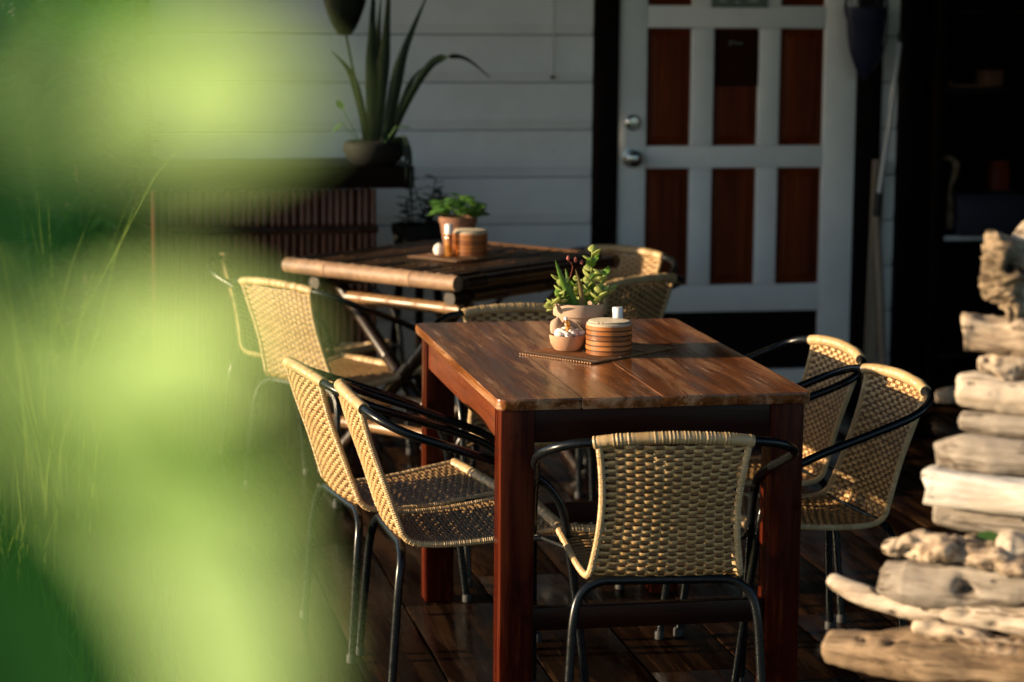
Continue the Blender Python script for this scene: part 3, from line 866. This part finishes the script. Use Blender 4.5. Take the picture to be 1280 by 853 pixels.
strap([(.05, -.05, .07), (.085, -.075, .10), (.10, -.09, .05), (.10, -.10, -.06)], .009)
# broad cupped dark leaf on its own stalk
MB().tube([(-.02, -.02, .07), (-.055, -.03, .22), (-.085, -.03, .36), (-.107, -.03, .472)], lambda t: .006-.002*t, 8, 5).build('leaf_stalk', M['strap'], sp)
rings = []
for k in range(13):
    t = k/12; rad = .098*math.sin(math.pi*min(1, .5*t+.02)*1.0)**.55 if t < .75 else .098*(1-.55*((t-.75)/.25)**2)
    z = .465+.30*t
    rings.append([(-.110+rad*math.cos(2*math.pi*j/20)*1.0, -.03+rad*.45*math.sin(2*math.pi*j/20), z) for j in range(20)])
MB().loft(rings).build('cupped_leaf', M['dark_leaf'], sp)
for p, d in (((.075, -.05, .14), (.9, -.3, .15)), ((-.115, 0, .20), (-.3, -.3, .6)), ((-.12, 0, .15), (-.4, -.4, -.2))):
    mb = MB(); blade(mb, leafpts(p, d, (0, 0, 1), .055, .2, 6), leafw(.015, 6), Vector(d).cross(Vector((0, .3, 1))).normalized(), .2); mb.build('small_leaf', M['basil'], sp)
    MB().tube([(p[0]*.45, p[1]*.6, .08), p], .0018, 5).build('small_stem', M['basil'], sp)

dp = thing('leafy_pot_plant', 'dark leafy plant in a dark pot on a stool by the white wall', 'potted plant', (1.39, 9.00, .0))
MB().lathe([(.001, .62), (.075, .62), (.10, .76), (.104, .762), (.104, .79), (.094, .79), (.09, .77), (.001, .765)], 28).build('pot', M['pot_dark'], dp)
MB().lathe([(.09, .766), (.04, .775), (.001, .778)], 20).build('soil', M['soil'], dp)
MB().lathe([(.001, .575), (.13, .575), (.135, .585), (.13, .619), (.001, .6195)], 24).build('stool_top', M['dark_wood'], dp)
for k in range(3):
    a = k*2.094+.4; MB().tube([(.08*math.cos(a), .08*math.sin(a), .58), (.14*math.cos(a), .14*math.sin(a), .0)], .016, 8).build('stool_leg', M['dark_wood'], dp)
rg = random.Random(5)
for k in range(11):
    a = rg.uniform(0, 6.28); L = rg.uniform(.10, .22); lean = rg.uniform(.1, .6)
    tipv = Vector((math.cos(a)*lean*L, math.sin(a)*lean*L*.6-.01, L)); b0 = Vector((rg.uniform(-.04, .04), rg.uniform(-.03, .03), .77))
    MB().tube([b0, b0+tipv*.5+Vector((0, 0, .01)), b0+tipv], .0025, 6, 3).build('stem', M['dark_leaf'], dp)
    for j in range(9):
        t = .2+.8*j/8; p = b0+tipv*t; aa = a+j*2.5; d = Vector((math.cos(aa), math.sin(aa), .45)).normalized(); s = rg.uniform(.04, .062)
        mb = MB(); blade(mb, leafpts(p, d, (0, 0, 1), s, .3, 6), leafw(s*.26, 6), d.cross(Vector((0, 0, 1))).normalized(), .3); mb.build('leaf', M['dark_leaf'], dp)

# ================================================================== BY THE DOOR, RIGHT
ld = thing('landing_net', 'blue landing net hanging beside the door', 'net', (3.225, 9.30, 1.36))
hoop = [(.087*math.cos(a), 0, .24+.10*math.sin(a)) for a in [2*math.pi*i/24 for i in range(25)]]
MB().tube(hoop, .006, 8).build('hoop', M['blue'], ld)
mb = MB()
for k in range(14):
    a0 = 2*math.pi*k/14
    for dr in (1, -1):
        P = []
        for i in range(9):
            t = i/8; a = a0+dr*t*1.2; rr = .087*(1-.15*t-.75*t**4)
            P.append((rr*math.cos(a), -.03*math.sin(math.pi*t)+.045*math.sin(a)*(1-t*.5), .24-.01*math.sin(a)-.28*t+.06*math.sin(a)*(1-t)))
        mb.tube(P, .0016, 4)
mb.build('mesh_bag', M['blue'], ld)['kind'] = 'stuff'
mb = MB(); rings = []
for i in range(10):
    t = i/9; rr = .083*(1-.15*t-.75*t**4)
    rings.append([(rr*math.cos(2*math.pi*j/16), .035*math.sin(2*math.pi*j/16)*(1-t*.4), .24-.272*t) for j in range(16)])
mb.loft(rings).build('net_lining', M['blue'], ld)
MB().tube([(0, 0, .34), (.0, .01, .50), (0, .02, .72)], .010, 8).build('handle', M['aluminium'], ld)

bl = thing('mop_pole', 'white tube pole with black grip leaning on the wall right of the door', 'pole', (3.36, 9.28, 0))
MB().tube([(.008, .02, 1.46), (-.020, .04, 1.1), (-.045, .06, .86)], .0105, 10).build('tube', M['aluminium'], bl)
MB().tube([(-.0455, .0603, .858), (-.05, .065, .765)], .016, 10).build('grip', M['rubber'], bl)
MB().tube([(-.0505, .0655, .763), (-.02, .07, .4), (.010, .075, .003)], .016, 10).build('wooden_handle', M['ply'], bl)
MB().tube([(.0085, .0195, 1.466), (.012, .017, 1.50)], .012, 10).build('pole_tip', M['rubber'], bl)
pd = MB(); pd.loft([[(x, y, z) for x, y in ((-.022, -.012), (.022, -.012), (.026, .0), (.022, .012), (-.022, .012), (-.026, 0))] for z in (.0, .3, .7, .95, .99)])
o = pd.build('wooden_paddle', M['ply']); tag(o, 'weathered wooden batten standing against the wall beside the pole', 'batten'); o.location = (3.285+.02, 9.375, .002); o.rotation_euler = (R(0), R(1.0), 0)

sf = thing('storage_shelf', 'dark timber storage shelves beside the door', 'shelf', (0, 9.55, 0))
for x in (3.535, 4.35):
    MB().box(x, x+.045, -.22, -.175, 0, 2.3).build('post', M['shelf_wood'], sf, bevel=.003); MB().box(x, x+.045, .255, .30, 0, 2.3).build('post', M['dark_wood'], sf, bevel=.003)
for z in (.20, .68, 1.28, 1.60):
    MB().box(3.582, 4.348, -.20, .28, z-.03, z).build('shelf_board', M['shelf_wood'], sf, bevel=.003)
MB().box(3.60, 4.33, -.2045, -.2005, .662, .682).build('shelf_edge', M['aluminium'], sf, smooth=False)
def item(name, label, cat, x, z, sx, sy, sz, mt, y=9.42, bev=.006, rz=0):
    o = MB().box(-sx/2, sx/2, -sy/2, sy/2, 0, sz).build(name, M[mt], bevel=bev); o.location = (x, y, z); o.rotation_euler = (0, 0, rz); return tag(o, label, cat)
o = item('storage_box', 'dark blue plastic box on the lower shelf', 'box', 3.80, .683, .30, .22, .15, 'blue_box')
MB().box(-.157, .157, -.117, .117, .151, .165).build('lid', M['blue_box'], o, bevel=.004)
o = item('card_box', 'brown card box on the upper shelf', 'box', 3.80, 1.283, .075, .09, .06, 'orange_card', rz=.2)
MB().box(-.0385, .0385, -.0455, .0455, .0605, .066).build('lid', M['orange_card'], o)
o = item('wooden_tray', 'low brown wooden tray on the upper shelf', 'tray', 3.70, 1.2805, .18, .16, .012, 'orange_card', y=9.45)
for s_ in (-1, 1):
    MB().box(s_*.085-.005, s_*.085+.005, -.08, .08, .0125, .028).build('rim', M['orange_card'], o, smooth=False)
o = item('red_tin', 'dark red tin at the back of the middle shelf', 'tin', 3.93, .684, .08, .08, .26, 'panel_wood', y=9.62, bev=.012)
MB().box(-.036, .036, -.036, .036, .2605, .28).build('lid', M['panel_wood'], o, bevel=.004)

def driftlog(path, radii, name, mt, label, flat=1.0, n=36, amp=.12, fr=9, sq=2.0, cat='driftwood', seed=0, group=None, parent=None, sub=16, ridge=0, groove=.10):
    amp *= 1.35; P = catmull([Vector(p) for p in path], sub); L = len(P); c = sum(P, Vector())/L
    K = len(radii); rings = []; run = 0
    N = noise.noise
    for i, p in enumerate(P):
        if i: run += (P[i]-P[i-1]).length
        t = i/(L-1)*(K-1); k = min(K-2, int(t)); rad = radii[k]+(radii[k+1]-radii[k])*(t-k)
        e = min(i, L-1-i)
        rad *= (.55, .82, .94)[e] if e < 3 else 1
        d = (P[min(i+1, L-1)]-P[max(i-1, 0)]).normalized()
        up = Vector((0, 0, 1)) if abs(d.z) < .85 else Vector((1, 0, 0)); s = d.cross(up).normalized(); v = s.cross(d)
        tw = .5*N(Vector((run*3, seed*7.3, 1.7)))
        ring = []
        for j in range(n):
            a = 2*math.pi*j/n+tw; ca, sa = math.cos(a), math.sin(a)
            q_ = (abs(ca)**sq+abs(sa)**sq)**(-1/sq)
            dirv = s*ca*flat+v*sa
            pos = p+dirv*rad*q_
            sd = Vector((seed*3.1, 0, 0))
            w_ = pos*fr+sd
            nz = N(w_)*amp*1.3+N(pos*fr*2.6+sd)*amp*.7+N(pos*fr*7+sd)*amp*.35
            nz += (noise.voronoi(pos*fr*.9+sd)[0][0]-.35)*amp*2.0
            nz -= groove*max(0, N(Vector((run*7, ca*3.2+seed, sa*3.2)))-.05)*1.4
            nz -= groove*.5*abs(N(Vector((run*16, ca*8+seed, sa*8))))
            h = N(pos*fr*3.3+sd*2)
            if h > .42: nz -= (h-.42)*1.6
            if ridge: nz -= abs(N(pos*fr*2.2+sd))*ridge+max(0, N(pos*fr*4+sd))*ridge*.6
            ring.append(pos+dirv*rad*q_*nz+d*rad*.25*N(Vector((ca*1.5, sa*1.5, seed+i*.0)))*(1 if e < 4 else 0)-c)
        rings.append(ring)
    o = MB().loft(rings).build(name, mt, parent, auto=False)
    o.location = c
    if label: tag(o, label, cat, group)
    return o
# a driftwood branch on the shelf
o = driftlog([(3.55, 9.40, .985), (3.62, 9.40, .995), (3.66, 9.40, .97), (3.655, 9.40, .92), (3.64, 9.40, .86), (3.66, 9.41, .705)], [.006, .010, .014, .011, .008, .03], 'driftwood_branch', M['drift_brown'], 'thin bent driftwood branch standing on the lower shelf', seed=3)
o = driftlog([(3.52, 9.18, .05), (3.60, 9.16, .06), (3.70, 9.16, .055)], [.02, .035, .03], 'driftwood_block', M['drift_pale'], 'short pale driftwood block lying on the deck by the shelves', seed=9)

# ================================================================== DRIFTWOOD PILLAR (near right)
# origin at the column axis, 4.2 m from the viewer; X of this local frame runs along the deck edge to the right
DO = Vector((1.32, 3.96, 0))                 # left end of the longest piece
ax = Vector((math.cos(YAW), -math.sin(YAW), 0)); ay = Vector((math.sin(YAW), math.cos(YAW), 0))
KS = 1/726.0
def dpt(px, py, dep=0.0):
    # metres: px measured from the left end of the lowest log, py the height table below
    return DO + ax*((px-1014)*KS) + ay*(dep-(px-1200)*KS*.45) + Vector((0, 0, (1217-py)*KS))
GD = 'driftwood pieces stacked in the pillar'
def D(pts, rad, mt, label, name='driftwood_piece', **kw):
    return driftlog([dpt(*p) for p in pts], [r_*KS for r_ in rad], name, M[mt], label, group=GD, **kw)
D([(1036, 836, .02), (1110, 834, .01), (1220, 826), (1330, 824), (1440, 830, -.02)], [22, 27, 28, 30, 26], 'drift_brown', 'big brown driftwood log at the bottom of the pillar', seed=1, amp=.14, flat=1.15)
D([(1135, 788, -.02), (1200, 796, -.02), (1260, 806, -.02), (1330, 826, -.03)], [10, 15, 18, 16], 'drift_pit', 'pale crusty driftwood slanting down above the brown bottom log', seed=2, amp=.3, ridge=.3, fr=16)
D([(1037, 749, .03), (1075, 762, .02), (1120, 768, .01), (1200, 764), (1290, 766), (1400, 776)], [8, 14, 17, 22, 24, 22], 'drift_pale', 'long pale horn-shaped driftwood pointing left low in the pillar', seed=3, amp=.1)
D([(1098, 730, .0), (1130, 737), (1180, 735), (1270, 722), (1390, 708, .02)], [18, 30, 30, 24, 18], 'drift_grey', 'thick grey angular driftwood log above the horn-shaped piece', seed=4, amp=.10, sq=3.2, fr=6)
D([(1097, 695, -.01), (1140, 688), (1200, 686), (1300, 694), (1400, 700)], [6, 14, 17, 17, 14], 'drift_pit', 'flat pitted driftwood with crusty edges in mid pillar', seed=5, amp=.34, ridge=.35, fr=18, flat=2.0)
D([(1232, 671, -.02), (1250, 670, -.02), (1272, 672, -.02)], [14, 19, 12], 'drift_pale', 'small round knob of driftwood wedged in mid pillar', seed=6, amp=.15)
D([(1158, 641), (1200, 643), (1280, 645), (1400, 640)], [16, 20, 20, 20], 'drift_grey', 'smooth rounded grey log under the white block', seed=7, amp=.07)
D([(1160, 604, -.02), (1162, 605, -.02), (1290, 608, -.02), (1398, 607, -.02), (1400, 607, -.02)], [21, 22, 22, 21, 20], 'drift_sunlit', 'squared white block, sunlit lower part of the log above put into its colour', seed=8, amp=.03, sq=7, flat=1.3)  # sunlit half of one log, built as its own white piece
D([(1161, 568, .01), (1195, 560), (1280, 562), (1390, 566)], [16, 23, 21, 20], 'drift_grey', 'grey driftwood block with a dark knot hole on the white block', seed=9, amp=.10, sq=3.5)
D([(1184, 522), (1230, 522), (1290, 523), (1380, 526)], [12, 16, 15, 15], 'drift_grey', 'short grey rounded log under the pale log', seed=10, amp=.07)
D([(1180, 482), (1230, 484), (1290, 486), (1390, 484)], [19, 23, 23, 22], 'drift_pale', 'pale worm-holed log in the upper pillar', seed=11, amp=.10)
D([(1203, 450), (1240, 446), (1280, 446), (1340, 450)], [11, 19, 18, 15], 'drift_pale', 'twisted knobbly driftwood under the rough block', seed=12, amp=.32, fr=14, ridge=.2)
D([(1196, 410), (1199, 410), (1290, 412), (1360, 412)], [21, 23, 21, 20], 'drift_pit', 'rough sawn driftwood block near the top of the pillar', seed=13, amp=.14, sq=4, fr=14)
D([(1240, 394, -.01), (1240, 374, -.01), (1230, 345), (1228, 315), (1238, 292)], [12, 14, 32, 36, 20], 'drift_root', 'gnarled dark root standing on top of the pillar', seed=14, amp=.35, ridge=.5, fr=16)
D([(1252, 388, .05), (1252, 330, .05), (1260, 292, .04), (1275, 262, .04)], [10, 14, 16, 10], 'drift_pale', 'pale twisted root rising behind the gnarled root', seed=15, amp=.3, ridge=.3, fr=16)
D([(1340, 860, .02), (1338, 1000, .02), (1345, 1205, .02)], [40, 44, 50], 'drift_brown', 'upright log stump carrying the driftwood pillar', name='log_stump', seed=16, amp=.08)
D([(1100, 905, .0), (1180, 890, .0), (1300, 882, .0), (1400, 885, .0)], [22, 26, 28, 24], 'drift_grey', 'grey log under the big brown driftwood log', seed=17, amp=.1)
wp = thing('white_post', 'white painted post at the right edge beside the driftwood pillar', 'post', tuple(dpt(1300, 1211, -.12)), -YAW)
MB().box(-.03, .03, -.03, .03, -.0, .70).build('shaft', M['white_plastic'], wp, bevel=.004)
MB().box(-.036, .036, -.036, .036, .7005, .715).build('cap', M['white_plastic'], wp, bevel=.003)
mb = MB(); lp = dpt(1218, 660, -.03)
blade(mb, leafpts((0, 0, 0), ax, (0, 0, 1), .045, .1, 6), leafw(.008, 6), Vector((0, .3, 1)), .2)
o = mb.build('fallen_leaf', M['basil']); o.location = lp-ax*.02; tag(o, 'small green leaf caught between driftwood pieces', 'leaf')

# ================================================================== GARDEN (left)
rg = random.Random(21)
mb = MB()
def grass_blade(mb, x, y, h, w_, lean):
    a = rg.uniform(0, 6.28); d = Vector((math.cos(a), math.sin(a), 0)); s = Vector((-d.y, d.x, 0))
    b0 = Vector((x, y, GZ)); vs = []
    for t in (0, .4, .75, 1):
        c = b0+Vector((0, 0, h*t))*(1-.15*lean*t)+d*h*lean*t*t; ww = w_*(1-t**2*.97)
        vs += [c-s*ww, c+s*ww]
    mb.add(vs, [(0, 1, 3, 2), (2, 3, 5, 4), (4, 5, 7, 6)])
for _ in range(15000):
    y = rg.uniform(3.5, 18); x = rg.uniform(-1.6, .30) if y < 9.6 else rg.uniform(-2.0, 1.2)
    grass_blade(mb, x, y, rg.choice((.08, .12, .2, .3))*rg.uniform(.7, 1.3), rg.choice((.002, .0035, .006)), rg.uniform(.1, .9))
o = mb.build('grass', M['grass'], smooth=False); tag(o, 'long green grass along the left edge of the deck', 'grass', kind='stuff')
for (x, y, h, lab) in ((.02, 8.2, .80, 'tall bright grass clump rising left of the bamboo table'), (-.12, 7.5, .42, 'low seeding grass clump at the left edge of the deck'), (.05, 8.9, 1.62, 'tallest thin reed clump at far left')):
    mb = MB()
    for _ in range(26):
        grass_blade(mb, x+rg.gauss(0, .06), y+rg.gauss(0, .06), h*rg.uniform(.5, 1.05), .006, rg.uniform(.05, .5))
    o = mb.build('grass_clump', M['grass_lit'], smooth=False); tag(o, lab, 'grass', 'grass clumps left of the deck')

def shrub(x, y, h, rx, label, mt, count, leaf, seed):
    rg2 = random.Random(seed)
    t = thing('garden_shrub', label, 'shrub', (x, y, GZ), 0, 'shrubs in the garden behind')
    mb = MB()
    for k in range(5):
        a = k*1.256+.3; mb.tube([(0, 0, 0), (rx*.25*math.cos(a), rx*.25*math.sin(a), h*.35), (rx*.55*math.cos(a), rx*.55*math.sin(a), h*.7)], lambda u: .03*(1-.7*u), 7, 4)
    mb.build('stem', M['bark'], t)
    mb = MB()
    for k in range(7):
        a = rg2.uniform(0, 6.28); q_ = rg2.uniform(0, .55)
        leaf_cloud(mb, (rx*q_*math.cos(a), rx*q_*math.sin(a), h*rg2.uniform(.42, .8)), (rx*.55, rx*.55, h*.28), count//7, leaf, rg2)
    mb.build('foliage', M[mt], t, smooth=False)['kind'] = 'stuff'
shrub(.22, 9.12, 1.75, .28, 'narrow dark green shrub hiding the house corner', 'hedge', 900, .11, 8)
shrub(-.9, 13.0, 1.5, .9, 'rounded dark green shrub behind the house corner', 'hedge', 1500, .14, 1)
shrub(.55, 14.5, 1.9, 1.0, 'taller green shrub just left of the house wall', 'hedge', 1600, .15, 2)
shrub(-1.9, 17.0, 2.4, 1.3, 'light green bush at far left of the garden', 'hedge_b', 1600, .18, 3)
shrub(.3, 20.0, 3.2, 1.6, 'tall dense bush far behind the grass', 'hedge', 1800, .2, 4)
shrub(-1.8, 25.0, 3.5, 1.9, 'tall dark bush farthest in the garden', 'hedge', 1800, .24, 5)

# ================================================================== FOREGROUND SHRUB (close to the lens)
fs = thing('foreground_shrub', 'bright lime-green leafy shrub blurred close to the viewer at left', 'shrub', (0, 0, 0))
STEM = [(-.085, .36, GZ), (-.075, .37, .4), (-.060, .37, 1.0), (-.050, .37, 1.40), (-.042, .37, 1.58), (-.038, .375, 1.65), (-.037, .39, 1.72)]
MB().tube(STEM, lambda t: .009-.0065*t, 10, 6).build('stem', M['bark'], fs)
LEAVES = [
('L', [ (-0.0273, 0.3672, 1.6851), (-0.0126, 0.3697, 1.6867), (0.0026, 0.3774, 1.6891), (0.0183, 0.3901, 1.6912), (0.0319, 0.4029, 1.6905), (0.0452, 0.4102, 1.6879) ], [ 0.0009, 0.0017, 0.0053, 0.0101, 0.0097, 0.0011 ]),
('M', [ (-0.0252, 0.4158, 1.7028), (-0.0019, 0.4121, 1.7082), (0.0111, 0.4147, 1.7082), (0.0224, 0.4171, 1.7043), (0.0326, 0.4194, 1.6989) ], [ 0.0013, 0.0039, 0.0066, 0.0056, 0.0008 ]),
('L', [ (-0.0269, 0.3540, 1.6668), (-0.0132, 0.3650, 1.6551), (0.0019, 0.3768, 1.6502), (0.0152, 0.3897, 1.6502), (0.0269, 0.4027, 1.6493), (0.0414, 0.4150, 1.6469) ], [ 0.0023, 0.0052, 0.0074, 0.0095, 0.0074, 0.0008 ]),
('L', [ (-0.0281, 0.3691, 1.6626), (-0.0146, 0.3704, 1.6550), (-0.0006, 0.3817, 1.6452), (0.0144, 0.3920, 1.6308), (0.0262, 0.4022, 1.6110), (0.0327, 0.4127, 1.5871), (0.0360, 0.4236, 1.5613) ], [ 0.0024, 0.0050, 0.0067, 0.0106, 0.0121, 0.0123, 0.0012 ]),
('L', [ (0.0004, 0.3802, 1.6368), (0.0104, 0.3877, 1.6312), (0.0203, 0.3955, 1.6273), (0.0300, 0.4036, 1.6253), (0.0396, 0.4118, 1.6240) ], [ 0.0015, 0.0051, 0.0073, 0.0056, 0.0008 ]),
('D', [ (-0.0280, 0.3539, 1.6310), (-0.0168, 0.3510, 1.6260), (-0.0068, 0.3482, 1.6204), (-0.0008, 0.3455, 1.6102), (0.0023, 0.3432, 1.5995), (0.0049, 0.3410, 1.5882) ], [ 0.0017, 0.0115, 0.0132, 0.0129, 0.0103, 0.0009 ]),
('D', [ (-0.0290, 0.3709, 1.6395), (-0.0209, 0.3682, 1.6324), (-0.0122, 0.3656, 1.6266), (-0.0035, 0.3630, 1.6201), (0.0034, 0.3604, 1.6119), (0.0079, 0.3580, 1.6019) ], [ 0.0018, 0.0084, 0.0102, 0.0096, 0.0084, 0.0010 ]),
('D', [ (-0.0271, 0.3765, 1.7128), (-0.0180, 0.3733, 1.7035), (-0.0065, 0.3649, 1.6968), (-0.0033, 0.3625, 1.6853), (-0.0023, 0.3608, 1.6750) ], [ 0.0018, 0.0071, 0.0081, 0.0051, 0.0007 ]),
('D', [ (-0.0259, 0.3454, 1.6789), (-0.0119, 0.3424, 1.6774), (0.0010, 0.3397, 1.6759), (0.0102, 0.3378, 1.6754), (0.0182, 0.3363, 1.6758) ], [ 0.0013, 0.0064, 0.0083, 0.0064, 0.0005 ]),
('D', [ (-0.0287, 0.3806, 1.6697), (-0.0156, 0.3778, 1.6686), (-0.0025, 0.3755, 1.6699), (0.0088, 0.3737, 1.6724), (0.0178, 0.3723, 1.6746) ], [ 0.0015, 0.0073, 0.0087, 0.0068, 0.0006 ]),
('D', [ (0.0083, 0.3995, 1.6382), (0.0173, 0.3978, 1.6389), (0.0250, 0.3964, 1.6396), (0.0328, 0.3950, 1.6400), (0.0392, 0.3937, 1.6400) ], [ 0.0008, 0.0026, 0.0031, 0.0021, 0.0005 ]),
]
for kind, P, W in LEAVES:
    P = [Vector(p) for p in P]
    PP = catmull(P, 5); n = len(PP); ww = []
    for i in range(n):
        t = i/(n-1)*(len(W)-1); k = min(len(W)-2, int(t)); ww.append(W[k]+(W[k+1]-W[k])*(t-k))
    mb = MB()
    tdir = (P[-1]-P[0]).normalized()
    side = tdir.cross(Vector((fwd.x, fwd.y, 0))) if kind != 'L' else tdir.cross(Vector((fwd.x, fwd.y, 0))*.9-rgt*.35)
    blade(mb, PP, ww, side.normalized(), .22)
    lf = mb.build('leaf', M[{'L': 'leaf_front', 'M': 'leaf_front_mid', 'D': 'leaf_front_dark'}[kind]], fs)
    b0 = P[0]
    z = min(1.70, b0.z-.012)
    # petiole back to the stem
    MB().tube([(-.039, .373, z), ((b0.x-.039)/2, (b0.y+.373)/2, b0.z-.004), tuple(b0), tuple(P[1])], .0011, 6, 3).build('petiole', M['leaf_front_dark'], fs)
rg = random.Random(31)
for k in range(22):
    z = .35+k*.045; a = k*2.4
    b0 = Vector((-.075+.02*(z/1.4), .37, z)); d = Vector((math.cos(a), math.sin(a), .35)).normalized()
    if z > 1.25: d = Vector((-abs(d.x)-.3, d.y*.5, .2)).normalized()
    mb = MB(); pts = leafpts(b0+d*.02, d, (0, 0, 1), rg.uniform(.11, .16), .45, 10)
    blade(mb, pts, leafw(rg.uniform(.018, .026), 10), d.cross(Vector((0, 0, 1))).normalized(), .25)
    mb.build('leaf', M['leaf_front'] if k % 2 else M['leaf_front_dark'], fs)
    MB().tube([b0, b0+d*.022], .0012, 5).build('petiole', M['leaf_front_dark'], fs)
